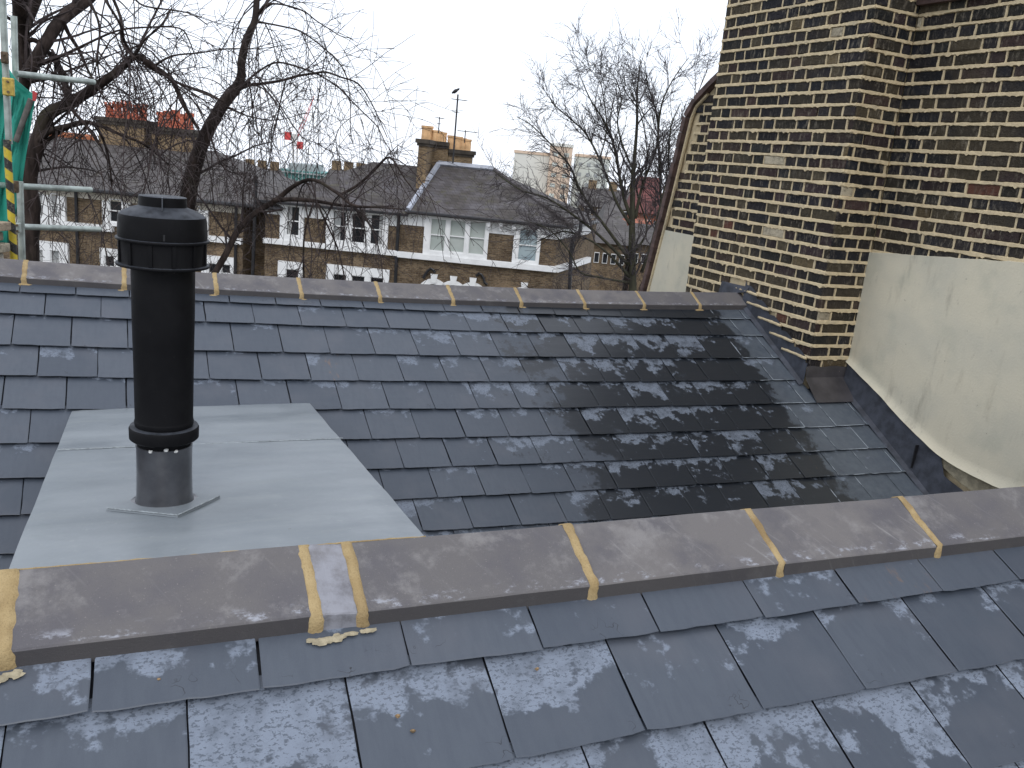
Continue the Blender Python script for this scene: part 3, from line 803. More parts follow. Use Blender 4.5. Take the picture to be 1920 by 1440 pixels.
# sloping verge coping of brown tiles
mb = MB(); zz = [-3.0+.13*i for i in range(31)]
for i in range(len(zz)-1):
    za, zb_ = zz[i], zz[i+1]
    if za > 1.0: break
    pa, pb = Vector((XW, verge_y(za), za)), Vector((XW, verge_y(zb_), zb_))
    t = (pb-pa).normalized(); nn = Vector((0, t.z, -t.y))
    if nn.y < 0: nn = -nn
    o1 = jr.uniform(-.004, .004)
    vs = []
    for p in (pa+t*.002, pb-t*.002):
        vs += [p+Vector((-.055+o1, 0, 0))-nn*.005, p+Vector((-.055+o1, 0, 0))+nn*.045, p+Vector((.36, 0, 0))+nn*.045, p+Vector((.36, 0, 0))-nn*.005]
    mb.add(vs, [(j, (j+1) % 4, 4+(j+1) % 4, 4+j) for j in range(4)]+[(3, 2, 1, 0), (4, 5, 6, 7)])
child(mb, 'verge_coping', M_TILE, wall)
mb = MB(); pts = [Vector((XW-.012, verge_y(z)-.035, z)) for z in [-3+.1*i for i in range(40)] if z < .74]
mb.tube(pts, .016, 6); child(mb, 'verge_fillet', M_JOINT, wall)
# rear render panel below
mb = MB(); g = []; 
for j in range(13):
    z = -.475-j*.12
    for i in range(9):
        y0_, y1_ = YP1+.004, verge_y(z)-.05; y = y0_+(y1_-y0_)*i/8
        g.append(Vector((XW-.012-.004*mnoise.noise(Vector((y*5, z*5, 0))), y, z)))
mb.add(g, [(j*9+i, j*9+i+1, (j+1)*9+i+1, (j+1)*9+i) for j in range(12) for i in range(8)])
child(mb, 'render_patch', M_RENDER, wall, smooth=True)

# big render panel on the main wall, its lower edge swept up in a curve and kicked out
BOT = [(4.330, -1.095), (4.20, -1.150), (3.973, -1.249), (3.80, -1.335), (3.63, -1.410), (3.45, -1.478), (3.291, -1.512), (3.038, -1.525), (2.88, -1.512), (2.5, -1.47), (1.5, -1.40), (.4, -1.35)]
def bot_z(y):
    for (ya, za), (yb, zb_) in zip(BOT, BOT[1:]):
        if y >= yb: return za+(zb_-za)*(y-ya)/(yb-ya)
    return BOT[-1][1]
mb = MB(); ny_, nz_ = 110, 34; g = []; 
for i in range(ny_+1):
    y = 4.302-(4.302-.4)*i/ny_; zt = wtop_render(y)+.005*mnoise.noise(Vector((y*12, 0, 5)))+.004*mnoise.noise(Vector((y*40, 0, 5))); zb_ = bot_z(y)+.004*mnoise.noise(Vector((y*9, 3, 1)))
    for j in range(nz_+1):
        t = j/nz_; z = zt+(zb_-zt)*t
        out = .022+.003*mnoise.noise(Vector((y*2, z*2, 0)))+.0015*mnoise.noise(Vector((y*14, z*14, 0)))
        db = z-zb_
        if db < .05: out += .022*(1-db/.05)**2
        if j == 0: out += .001
        g.append(Vector((XW-out, y, z)))
nn1 = nz_+1
mb.add(g, [(i*nn1+j, i*nn1+j+1, (i+1)*nn1+j+1, (i+1)*nn1+j) for i in range(ny_) for j in range(nz_)])
capv = []
for i in range(ny_+1):
    p = g[i*nn1]; capv += [p, Vector((XW+.004, p.y, p.z+.004))]
mb.add(capv, [(2*i+1, 2*i, 2*i+2, 2*i+3) for i in range(ny_)])
# thickness at the lip
lipv = []
for i in range(ny_+1):
    p = g[i*nn1+nz_]; lipv += [p, p+Vector((.030, 0, -.010)), Vector((XW+.005, p.y, p.z+.015))]
mb.add(lipv, [(3*i, 3*i+1, 3*i+4, 3*i+3) for i in range(ny_)]+[(3*i+1, 3*i+2, 3*i+5, 3*i+4) for i in range(ny_)])
child(mb, 'render_panel', M_RENDER, wall, autosmooth=R(40))
# bare yellowish bedding behind the lip
mb = MB(); g = []
for i in range(60):
    y = 4.30-(4.30-2.2)*i/59; zt = bot_z(y)+.02; zb_ = bot_z(y)-.045-.05*max(0, min(1, (3.5-y)/.3))
    g += [Vector((XW-.008, y, zt)), Vector((XW-.02, y, zb_))]
mb.add(g, [(2*i, 2*i+1, 2*i+3, 2*i+2) for i in range(59)])
child(mb, 'mortar_fillet', simple('grey_fillet', (.26, .23, .16), .9, .3, 20, 0, .4), wall)

# ------------------------------------------------------------------ leadwork along the abutments
def roof_s(x, y, h):
    dd = (FY-y)/math.cos(FSL); k = max(0, (dd-.2)/.205)
    return far_pt(x, dd-(A0*x+A1*k*x+B0*x*x), h)
fl_ = empty('lead_flashing', (4.4, 4.2, -1.3))
tag(fl_, 'dark lead flashing dressed along the foot of the brick wall and around the chimney breast', 'flashing')
mb = MB()   # stepped strip up the breast
yy = YP0; k = 0
g = []
n_ = 40
for i in range(n_+1):
    y = YP0+(FY-.07-YP0)*i/n_
    zt = roof_z(y)+.15
    c = math.floor((zt-1.112)/CH)*CH+1.112+.004
    g += [roof_s(XP-.048, y, .0155), roof_s(XP-.018, y, .020)+Vector((0, 0, .012)), Vector((XP-.010, y, min(zt, c+.04)))]
mb.add(g, [(3*i+j, 3*i+3+j, 3*i+4+j, 3*i+1+j) for i in range(n_) for j in range(2)])
# flap behind the ridge end
mb.add([Vector((XP-.022, FY-.10, roof_z(FY)+.02)), Vector((XP-.02, FY+.22, roof_z(FY)-.05)), Vector((XP-.016, FY+.20, roof_z(FY)+.055)), Vector((XP-.015, FY-.12, roof_z(FY)+.062))], [(0, 1, 2, 3)])
child(mb, 'stepped_flashing', M_LEAD, fl_)
mb = MB()   # apron at the front of the breast
zf = roof_z(YP0); g = []
for i in range(13):
    x = XP-.02+(XW-XP-.0)*i/12
    g += [Vector((x, YP0-.010, zf+.105+.004*math.sin(i))), Vector((x, YP0-.016, zf+.03)), Vector((x, YP0-.035, zf+.008)), far_pt(x, 1.045, .022)]
mb.add(g, [(4*i+j, 4*i+4+j, 4*i+5+j, 4*i+1+j) for i in range(12) for j in range(3)])
child(mb, 'front_apron', simple('brown_lead', (.075, .070, .075), .4, .25, 8, .4, .1), fl_, autosmooth=R(30))
mb = MB()   # sloping upstand under the render
g = []; n_ = 44
for i in range(n_+1):
    y = YP0-.02-(YP0-2.1)*i/n_
    zr = roof_z(y); zt = max(zr+.12, min(bot_z(y)+.0, zr+.30)); zt = min(zt, bot_z(y)+.01) if y > 3.4 else zr+.16+(3.4-y)*.30
    zt += .004*mnoise.noise(Vector((y*15, 0, 0)))
    wob = .003*mnoise.noise(Vector((y*22, 1, 0)))
    g += [roof_s(XW-.085, y, .0165), roof_s(XW-.052+wob, y, .020)+Vector((0, 0, .012)), Vector((XW-.040+wob, y, zr+.08)), Vector((XW-.030+wob, y, zt))]
mb.add(g, [(4*i+j, 4*i+4+j, 4*i+5+j, 4*i+1+j) for i in range(n_) for j in range(3)])
child(mb, 'upstand_flashing', M_LEAD, fl_, autosmooth=R(50))
for y in (3.60, 3.0):
    zr = roof_z(y); mb = MB()
    mb.bb(XW-.062, XW-.036, y-.003, y+.003, zr+.02, zr+.17)
    child(mb, 'lead_lap', M_BLKPAINT, fl_)

# ------------------------------------------------------------------ scaffold at the left
def tube_thing(name, a, b, r_, mat, label, cat, group=None):
    mb = MB(); mb.tube([a, (a+b)/2, b], r_, 14); o = mb.build(name, mat, None, autosmooth=R(50)); tag(o, label, cat, group); return o
G = 'scaffold tubes beside the roof'
sc_top = at(4, -60, 6.6); sc_bot = at(38, 560, 6.6)
tube_thing('scaffold_tube', at(2, -60, 6.55), at(17, 270, 6.55), .0242, M_STEEL, 'upright galvanised scaffold tube running up out of the picture in front of the green netting', 'scaffold tube', G)
tube_thing('scaffold_tube', at(26, 30, 7.2), at(34, 330, 7.2), .0242, M_STEEL, 'short upright scaffold tube whose open top stands just right of the long upright', 'scaffold tube', G)
tube_thing('scaffold_tube', at(37, 340, 6.9), at(44, 560, 6.9), .026, M_STEEL, 'grey-green upright scaffold tube beside the striped one, ending behind the far ridge', 'scaffold tube', G)
tube_thing('scaffold_tube', at(30, 138, 7.1), at(176, 154, 7.9), .0242, M_STEEL, 'topmost level scaffold tube, sticking out above the red tag', 'scaffold tube', G)
tube_thing('scaffold_tube', at(-20, 346, 6.9), at(171, 356, 7.7), .0242, M_STEEL, 'middle level scaffold tube crossing the gutter line of the left house', 'scaffold tube', G)
tube_thing('scaffold_tube', at(40, 425, 7.0), at(187, 430, 7.8), .0242, M_STEEL, 'lowest level scaffold tube, across the windows of the left house', 'scaffold tube', G)
def mat_hazard():
    n = NT('hazard_stripes', .6)
    x, y, z = n.sep(n.tc.outputs['Object'])
    f = n.math('FRACT', n.math('ADD', n.math('MULTIPLY', z, 6.6), n.math('MULTIPLY', x, 5.0)))
    c = n.mix(n.ramp(f, .47, .53), (.55, .42, .03), (.02, .02, .02))
    n.color(n.mix(n.ramp(n.noise(60, 5), .5, .7, 0, .5), c, (.22, .20, .14))); return n.m
tube_thing('striped_pole', at(13, 262, 6.5), at(27, 500, 6.5), .0265, mat_hazard(), 'upright scaffold pole wrapped in black and yellow hazard stripes', 'striped pole')
def coupler(px, py, D, mat, label, s=1.0):
    e = empty('scaffold_coupler', at(px, py, D)); tag(e, label, 'coupler', 'scaffold couplers')
    mb = MB(); mb.bb(-.03*s, .03*s, -.03, .03, -.05*s, .05*s); mb.build('clamp', mat, e, bevel=.008)
    for z in (-.028*s, .028*s):
        mb = MB(); mb.tube([(0, -.02, z), (0, -.055, z)], .009, 6); mb.build('bolt', M_RUSTC, e)
    return e
coupler(16, 163, 6.5, M_BRASS, 'yellow double coupler on the long upright beside the netting edge', 1.25)
coupler(9, 108, 6.5, M_RUSTC, 'rusty coupler on the long upright at the top of the green netting', .8)
coupler(28, 350, 6.7, M_RUSTC, 'rusty coupler gripping the middle level tube on the striped pole', .9)
coupler(33, 427, 6.8, M_STEEL, 'grey coupler gripping the lowest level tube', .8)
# netting
def mat_net():
    n = NT('green_netting', .7)
    o = n.tc.outputs['Object']
    n.color(n.mix(n.ramp(n.noise(3, 5, n.vmul(o, (1, 1, .3))), .35, .7), (.008, .22, .16), (.03, .34, .26)))
    n.bump(n.noise(12, 4, n.vmul(o, (1, 1, .3))), .5, .03); return n.m
mb = MB(); g = []
LE = [(-60, 100), (-60, 200), (-60, 300), (-60, 400), (-60, 470)]
RE = [(6, 112), (30, 150), (56, 172), (66, 180), (58, 230), (47, 300), (42, 340), (34, 380), (28, 420), (27, 470)]
for i, (x, y) in enumerate(RE):
    for j in range(13):
        f = j/12; px = -60+(x+60)*f; fy = y if i else 112+(-20)*(1-f)
        g.append(at(px, fy, 7.0+.05*math.sin(px*.16+i*.25)+.03*math.sin(px*.4)))
mb.add(g, [(i*13+j, (i+1)*13+j, (i+1)*13+j+1, i*13+j+1) for i in range(len(RE)-1) for j in range(12)])
net = mb.build('debris_netting', mat_net(), None, smooth=True); tag(net, 'green debris netting sagging behind the scaffold tubes', 'netting')
sm = net.modifiers.new('solid', 'SOLIDIFY'); sm.thickness = .003
mb = MB(); p = at(64, 178, 6.9)
mb.add([at(61, 170, 6.9), at(69, 174, 6.9), at(66, 190, 6.9), at(61, 188, 6.9)]+[q+H0*.01 for q in (at(61, 170, 6.9), at(69, 174, 6.9), at(66, 190, 6.9), at(61, 188, 6.9))],
       [(0, 1, 2, 3), (7, 6, 5, 4), (0, 4, 5, 1), (1, 5, 6, 2), (2, 6, 7, 3), (3, 7, 4, 0)])
tag(mb.build('tag', simple('red_plastic', (.45, .04, .04), .5, .1, 5), None), 'small red tag at the outer corner of the green netting', 'tag')
tube_thing('timber_pole', at(58, 186, 6.95), at(30, 265, 6.95), .022, simple('grey_timber', (.12, .11, .10), .85, .3, 20), 'grey pole slanting down inside the green netting', 'pole')
# broken brick stack
mb = MB(); js = random.Random(31)
for c in range(6):
    z = at(0, 500, 6.3).z-.1+c*.078
    if c > 8: 
        lim = 2-(c-9)
    else: lim = 3
    for q in range(-3, 1 if c < 9 else 12-c-2):
        p = at(-22, 450, 6.3)
        qq = js.uniform(.75, 1.25)
        mb.box((p.x+q*.112+js.uniform(-.006, .006)+(.05 if c % 2 else 0), p.y+js.uniform(-.01, .01), z), (.104, .21, .062), Matrix.Rotation(-YAW+js.uniform(-.05, .05), 3, 'Z'), tuple(k*qq for k in js.choice([(.40, .35, .26), (.36, .32, .24), (.44, .41, .34), (.34, .27, .19)])))
stk = empty('broken_brick_stack', at(0, 520, 6.3)); tag(stk, 'stub of weathered yellow brick masonry with ragged mortar below the green netting', 'masonry')
o = child(mb, 'bricks', M_BRICK, stk, bevel=.008)
mb = MB(); p = at(-30, 452, 6.36); mb.box((p.x-.10, p.y+.02, p.z-.20), (.30, .19, .40), Matrix.Rotation(-YAW, 3, 'Z')); child(mb, 'core', M_JOINT, stk)

# ------------------------------------------------------------------ houses across the street
DH = 38.0
def fa(px, py, wv=0.0):
    P = at(px, py, DH-wv); return P.dot(R0), P.z
HZ = -YAW
def house(name, label, cat='house', D=DH, group=None):
    e = empty(name, H0*D+Vector((0, 0, -10.2)), HZ); tag(e, label, cat, group); return e
# local coordinates of a house: x = u (to the right), y = away from the viewer, z up from -10.2
class HB(MB):
    def r(s, u0, u1, w0, w1, z0, z1): s.bb(u0, u1, -w0, -w1, z0+10.2, z1+10.2)
def part(mb, name, mat, p, **k): return mb.build(name, mat, p, **k)
def rect(x0, y0, x1, y1, wv=0.0):
    u0, z1 = fa(x0, y0, wv); u1, z0 = fa(x1, y1, wv); return u0, u1, z0, z1
def sash(parent, x0, y0, x1, y1, glass, bar=True, wv=.0, rail=.5):
    u0, u1, z0, z1 = rect(x0, y0, x1, y1)
    f = HB(); t = .035
    wv += .14
    f.r(u0, u0+t, wv-.10, wv-.02, z0, z1); f.r(u1-t, u1, wv-.10, wv-.02, z0, z1)
    f.r(u0+t, u1-t, wv-.10, wv-.02, z0, z0+t*1.3); f.r(u0+t, u1-t, wv-.10, wv-.02, z1-t, z1)
    if bar: zm = z0+(z1-z0)*rail; f.r(u0+t, u1-t, wv-.095, wv-.03, zm-.022, zm+.022)
    o = part(f, 'window', M_WHITE, parent)
    g = HB(); g.r(u0+t, u1-t, wv-.13, wv-.105, z0+t, z1-t); part(g, 'pane', glass, o)
    return o
def surround(parent, x0, x1, ytop, ybot, holes, name='window_surround', w0=.16, ztop=None, zbot=None):
    """white painted surround between two pixel columns with openings cut in it"""
    ua = fa(x0, ytop)[0]; ub = fa(x1, ybot)[0]
    zt = ztop if ztop is not None else fa((x0+x1)/2, ytop)[1]; zb = zbot if zbot is not None else fa((x0+x1)/2, ybot)[1]
    m = HB(); cur = ua
    for (a, b, c, d) in holes:
        u0, u1, z0, z1 = rect(a, b, c, d)
        m.r(cur, u0, w0, -.02, zb, zt); m.r(u0, u1, w0, -.02, zb, z0); 
        if zt-z1 > .02: m.r(u0, u1, w0, -.02, z1, zt)
        cur = u1
    m.r(cur, ub, w0, -.02, zb, zt)
    return part(m, name, M_WHITE, parent)

# centre house ------------------------------------------------
hc = house('brick_house', 'brown brick house in the middle with dark sash windows and white trim')
zsill = (fa(497, 445)[1]+fa(722, 467)[1])/2; zsillb = zsill-.235
zeave = (fa(560, 383)[1]+fa(740, 399)[1])/2
zfr = fa(590, 409)[1]
uL, uM = fa(497, 449)[0], fa(748, 440)[0]
m = HB(); m.r(uL, uM, 0, -7.5, -10.2, zeave+.1); part(m, 'wall', M_HBRICK, hc)
holesA = [(539, 385, 562, 443)]
holesB = [(626, 394, 649, 453), (661.5, 398, 684.5, 457), (696.5, 401, 718, 460)]
surround(hc, 527.5, 570, 380, 446, holesA, ztop=zeave-.02, zbot=zsill)
for h_ in holesA: sash(hc, *h_, M_GLASSD)
surround(hc, 614, 727, 395, 460, holesB, ztop=zeave-.02, zbot=zsill)
for h_ in holesB: sash(hc, *h_, M_GLASSD)
# drawn curtains behind the glass edges
for (a, b, c, d) in ((540, 384, 547, 441), (627, 396, 638, 451), (711, 403, 717, 458)):
    u0, u1, z0, z1 = rect(a, b, c, d); m = HB(); m.r(u0+.036, u1, .036, .042, z0, z1); part(m, 'curtain', M_CURT, hc)
m = HB()
cuts = [rect(*h_)[:2] for h_ in holesA+holesB]; cur = uL-.03
for a_, b_ in ((uL-.03, fa(527.5, 420)[0]), (fa(570, 420)[0], fa(614, 420)[0]), (fa(727, 430)[0], uM)):
    m = HB(); m.r(a_, b_, .05, -.01, zfr, zeave); part(m, 'frieze', M_WHITE, hc)
m = HB(); m.r(uL-.03, uM, .24, -.01, zsillb, zsill-.004); part(m, 'sill_band', M_WHITE, hc, bevel=.02)
# lower windows
def low_window(p, x0, y0, x1, y1, holes, arch=True):
    surround(p, x0, x1, y0, y1+25, [(a, b, c, d+25) for a, b, c, d in holes], w0=.17)
    for (a, b, c, d) in holes: sash(p, a, b, c, d+25, M_GLASSD, True)
low_window(hc, 523, 490, 567, 516, [(537, 503, 560, 520)])
low_window(hc, 613, 500, 729, 520, [(626, 512, 650, 522), (660, 515, 684, 525), (695, 518, 719, 530)])
# roof
def roof_faces(parent, pts, faces, mat, name='roof'):
    mb = MB(); mb.add([(u, -wv, z+10.2) for (u, wv, z) in pts], faces); o = part(mb, name, mat, parent); return o
def L(px, py, wv): u, z = fa(px, py, wv); return (u, wv, z)
e1, e2 = (uL-.35, .40, zeave+.05), (fa(766, 398, .4)[0], .40, zeave+.05)
zr = fa(705, 304, -4.0)[1]
r1, r2 = (fa(700, 304, -4.0)[0], -4.0, zr), (fa(850, 310, -4)[0], -4.0, zr)
lb = (uL-.35, -8.0, zeave+.05)
roofc = roof_faces(hc, [e1, e2, r2, r1, lb, (e2[0]+2, -8.0, zeave)], [(0, 1, 2, 3), (4, 0, 3), (5, 4, 3, 2)], M_HROOF)
m = HB(); m.r(e1[0], e2[0], .50, .38, zeave-.06, zeave+.05); part(m, 'gutter', M_BLKPAINT, hc)
m = HB(); m.r(e1[0]+.02, e2[0], .38, 0, zeave-.02, zeave+.03); part(m, 'soffit', M_WHITE, hc)

# right house ------------------------------------------------
hr = house('brick_house', 'brown brick house with pale window blinds and a lead-edged hipped roof')
zs2 = (fa(808, 477)[1]+fa(1037, 498)[1])/2; zs2b = zs2-.26
ze2l, ze2r = fa(770, 400)[1], fa(1075, 421)[1]; ze2 = (ze2l+ze2r)/2
zf2 = fa(860, 431)[1]
uR = fa(1041, 480)[0]
sA, sB = (uR, 0), (fa(1106, 440, -5.6)[0]-.02, -5.6)
mb = MB()
fp = [(uM, 0), (uR, 0), (sB[0], 5.6), (sB[0]+.5, 8.2), (uM, 8.2)]
vs = [(a, b, 0) for a, b in fp]+[(a, b, ze2+.05+10.2) for a, b in fp]
mb.add(vs, [(i, (i+1) % 5, 5+(i+1) % 5, 5+i) for i in range(5)]+[(5, 6, 7, 8, 9)])
part(mb, 'wall', M_HBRICK, hr)
hA = [(809, 408, 833.5, 472.5), (845, 411, 870, 475), (882, 413, 907, 479)]
hB = [(975, 428, 1004.5, 491)]
surround(hr, 796, 913.5, 430, 478, hA, ztop=ze2-.03, zbot=zs2)
for h_ in hA: sash(hr, *h_, M_BLIND)
surround(hr, 964, 1010, 440, 492, hB, ztop=ze2-.03, zbot=zs2)
for h_ in hB: sash(hr, *h_, M_GLASSB)
m = HB()
for a, b in ((uM, fa(796, 430)[0]), (fa(913.5, 430)[0], fa(964, 440)[0]), (fa(1010, 440)[0], uR+.05)):
    m = HB(); m.r(a, b, .05, -.01, zf2, ze2-.03); part(m, 'frieze', M_WHITE, hr)
def side_band(name, z0, z1, t):
    d = Vector((sB[0]-sA[0], 5.6, 0)).normalized(); nn = Vector((d.y, -d.x, 0))
    a = Vector((sA[0], 0, 0)); b = Vector((sB[0], 5.6, 0)); mb = MB()
    vs = [a, b, b+nn*t, a+nn*t]; vs = [v+Vector((0, 0, z+10.2)) for z in (z0, z1) for v in vs]
    mb.add(vs, [(3, 2, 1, 0), (4, 5, 6, 7), (0, 1, 5, 4), (1, 2, 6, 5), (2, 3, 7, 6), (3, 0, 4, 7)]); part(mb, name, M_WHITE, hr)
side_band('frieze', zf2, ze2-.03, .06); side_band('sill_band', zs2b, zs2, .22)
m = HB(); m.r(uM, uR+.1, .24, -.01, zs2b, zs2-.004); part(m, 'sill_band', M_WHITE, hr, bevel=.02)
for px in (916, 939, 964, 1010):
    u = fa(px, 425)[0]; m = HB(); m.r(u-.09, u+.09, .34, .05, ze2-.34, ze2-.05); m.r(u-.07, u+.07, .25, .05, ze2-.46, ze2-.345); part(m, 'bracket', M_WHITE, hr, bevel=.03)
# ground floor keystones and arches (only their heads show over the ridge)
for (x0, y0, x1, y1) in ((808.8, 513, 819.5, 526), (845, 517, 856, 530), (882, 520, 892, 533), (978, 529, 988, 542)):
    u0, u1, z0, z1 = rect(x0, y0, x1, y1); um = (u0+u1)/2
    mb = MB(); vs = [(um-.16, -.12, z1+10.2), (um+.16, -.12, z1+10.2), (um+.10, -.12, z0+10.1), (um-.10, -.12, z0+10.1)]
    vs += [(a, -.01, c) for a, b, c in vs]
    mb.add(vs, [(3, 2, 1, 0), (4, 5, 6, 7), (0, 1, 5, 4), (1, 2, 6, 5), (2, 3, 7, 6), (3, 0, 4, 7)]); part(mb, 'keystone', M_WHITE, hr)
    mb = MB(); inn = []; out = []
    zc = z0-1.0
    for k in range(13):
        a = math.pi*(.5+.62*(k/12-.5))
        out.append((um+1.18*math.cos(a)*.72, z0-1.02+1.10*math.sin(a))); inn.append((um+1.0*math.cos(a)*.66, z0-1.02+.86*math.sin(a)))
    vs = [(x, -.08, z+10.2) for x, z in out]+[(x, -.08, z+10.2) for x, z in inn]+[(x, 0, z+10.2) for x, z in out]
    mb.add(vs, [(i, i+1, 13+i+1, 13+i) for i in range(12)]+[(26+i, 26+i+1, i+1, i) for i in range(12)]); part(mb, 'arch', M_WHITE, hr)
    g_ = HB(); g_.r(um-.5, um+.5, .02, -.0, z0-2.4, z0-.35); part(g_, 'window', M_GLASSD, hr)
for pts in ([(794, 521), (797, 515), (802, 508), (808, 503), (814, 506), (816, 511)], [(893, 517), (898, 512), (903, 514), (907, 521), (909, 529), (914, 533)]):
    mb = MB(); mb.tube([(fa(x, y)[0], -.12, fa(x, y)[1]+10.2) for x, y in pts], .06, 7); part(mb, 'iron_bracket', M_BLKPAINT, hr)
# roof of the right house
el = (fa(764, 398, .4)[0], .40, ze2+.02); er = (uR+.55, .40, ze2+.02)
eb = (sB[0]+.35, -5.6, ze2+.02); eb2 = (sB[0]+.6, -8.6, ze2+.02)
zr2 = fa(822, 309, -4.2)[1]
ra, rb = (fa(822, 309, -4.2)[0], -4.2, zr2), (fa(925, 320, -4.2)[0], -4.2, zr2)
lb2 = (el[0], -8.6, ze2+.02)
roofr = roof_faces(hr, [el, er, eb, rb, ra, eb2, lb2], [(0, 1, 3, 4), (1, 2, 5, 3), (5, 6, 4, 3), (6, 0, 4)], M_HROOF)
def V3(t, dz=0): return Vector((t[0], -t[1], t[2]+10.2+dz))
mb = MB(); mb.tube([V3(el, .03), V3(ra, .05)], .13, 5); mb.tube([V3(ra, .06), V3(rb, .06)], .15, 5)
mb2 = mb; part(mb, 'lead_ridge', M_LEADW, hr)
mb = MB(); mb.tube([V3(rb, .05), V3(er, .05)], .10, 5); part(mb, 'hip_tiles', M_HROOF, hr)
mb = MB(); mb.tube([V3((el[0], .46, ze2-.02)), V3((er[0]-.1, .46, ze2-.02)), V3((eb[0], -5.6, ze2-.02))], .075, 7); part(mb, 'gutter', M_BLKPAINT, hr)
mb = MB(); mb.tube([V3((*(lambda q: (q[0], w_, q[1]))(fa(x, y, w_)),)) for x, y, w_ in ((1090, 412, .3), (1088, 432, .3), (1074, 447, .25), (1071, 470, .22), (1067, 560, .22), (1062, 640, .22))], .085, 8); part(mb, 'downpipe', M_BLKPAINT, hr)
mb = MB(); mb.tube([V3((*(lambda q: (q[0], w_, q[1]))(fa(x, y, w_)),)) for x, y, w_ in ((748, 402, .2), (747, 420, .15), (744, 470, .15), (740, 560, .15))], .075, 8); part(mb, 'downpipe', M_BLKPAINT, hc)
mb = MB(); mb.tube([V3((*(lambda q: (q[0], w_, q[1]))(fa(x, y, w_)),)) for x, y, w_ in ((480, 330, .2), (479, 372, .2), (477, 430, .2), (472, 560, .2))], .08, 8); part(mb, 'downpipe', M_BLKPAINT, hc)

def chimney(parent, x0, x1, ytop, ybot, wv, depth, npots, potmat, poth, potr, crown=False, cap=True, rz=0.0, rows=None):
    u0, zt = fa(x0, ytop, wv); u1 = fa(x1, ytop, wv)[0]; zb = fa(x0, ybot, wv)[1]
    um = (u0+u1)/2; L_ = u1-u0; m3 = Matrix.Rotation(rz, 3, 'Z')
    mb = MB(); mb.box((um, -wv+depth/2, (zt+zb)/2+10.2), (L_, depth, zt-zb), m3); o = part(mb, 'chimney', M_CBRICK, parent)
    if cap:
        mb = MB(); mb.box((um, -wv+depth/2, zt+10.2-.22), (L_+.16, depth+.16, .16), m3); mb.box((um, -wv+depth/2, zt+10.2-.05), (L_+.28, depth+.28, .17), m3)
        part(mb, 'corbel', simple('sooty_brick', (.055, .045, .035), .9, .4, 3), o)
    k = 0
    for i in range(npots):
        f = (i+.5)/npots; c = Vector(((f-.5)*L_*.92, 0, 0)); c = m3 @ c
        mb = MB(); h = poth*(1+.12*((i*7) % 3-1)); r_ = potr
        prof = [(r_*1.12, -.05), (r_, .06), (r_*.88, h*.8), (r_*1.05, h*.84), (r_*1.08, h*.92), (r_*.92, h), (r_*.7, h), (r_*.65, h*.6)]
        mb.lathe(prof, (um+c.x, -wv+depth/2+c.y, zt+10.2+.03), 14)
        if crown:
            for q in range(6):
                a = q*math.pi/3; mb.box((um+c.x+r_*math.cos(a), -wv+depth/2+c.y+r_*math.sin(a), zt+10.2+.03+h+.06), (.09, .09, .16))
        part(mb, 'chimney_pot', potmat, o, autosmooth=R(40))
    return o
M_SOOT = simple('sooty_brick', (.055, .045, .035), .9, .4, 3)
ztA = fa(812, 264, -4.3)[1]; ztC = fa(862, 281, -4.3)[1]; zbA = fa(799, 392, -1.9)[1]
uA0, uA1 = fa(783, 300, -1.9)[0], fa(799, 300, -1.9)[0]; uB1 = fa(839, 300, -4.3)[0]; uC1 = fa(884, 300, -4.3)[0]
m = MB(); fpz = [(uA0, 1.9), (uA1, 1.9), (uA1, 4.3), (uB1, 4.3), (uB1, 5.1), (uA0, 5.1)]
vs = [(a, b, zbA+10.2) for a, b in fpz]+[(a, b, ztA+9.9) for a, b in fpz]
m.add(vs, [(i_, (i_+1) % 6, 6+(i_+1) % 6, 6+i_) for i_ in range(6)]+[(6, 7, 8, 9, 10, 11)])
stA = part(m, 'chimney', M_CBRICK, hc)
m = MB()
for gx, z0_, z1_ in ((.07, -.30, -.18), (.14, -.18, 0)):
    fq = [(uA0-gx, 1.9-gx), (uA1+gx, 1.9-gx), (uA1+gx, 4.3-gx), (uB1+gx*.2, 4.3-gx), (uB1+gx*.2, 5.1+gx), (uA0-gx, 5.1+gx)]
    vs = [(a, b, ztA+10.2+z0_) for a, b in fq]+[(a, b, ztA+10.2+z1_) for a, b in fq]
    m.add(vs, [(i_, (i_+1) % 6, 6+(i_+1) % 6, 6+i_) for i_ in range(6)]+[(6, 7, 8, 9, 10, 11), (5, 4, 3, 2, 1, 0)])
part(m, 'corbel', M_SOOT, stA)
m = MB(); m.bb(uB1+.02, uC1, 4.35, 5.08, zbA+11.5, ztC+9.9); stC = part(m, 'chimney', M_CBRICK, hc)
m = MB(); m.bb(uB1+.03, uC1+.07, 4.28, 5.15, ztC+9.9, ztC+10.02); m.bb(uB1+.03, uC1+.14, 4.21, 5.22, ztC+10.02, ztC+10.2); part(m, 'corbel', M_SOOT, stC)
for par, px, yt, zt_, r_ in ((stA, 801.5, 236, ztA, .27), (stA, 817, 244, ztA, .17), (stA, 824.5, 246, ztA, .16), (stA, 832, 248, ztA, .16), (stC, 847, 254, ztC, .19), (stC, 859, 256, ztC, .22), (stC, 869, 259, ztC, .17), (stC, 877.5, 261, ztC, .17)):
    u, z1 = fa(px, yt, -4.6); h = z1-zt_
    m = MB(); m.lathe([(r_, 0), (r_*.95, h*.8), (r_*1.1, h*.85), (r_*1.1, h), (r_*.8, h), (r_*.75, h*.5)], (u, 4.65, zt_+10.2), 14)
    part(m, 'chimney_pot', M_POTY, par, autosmooth=R(40))
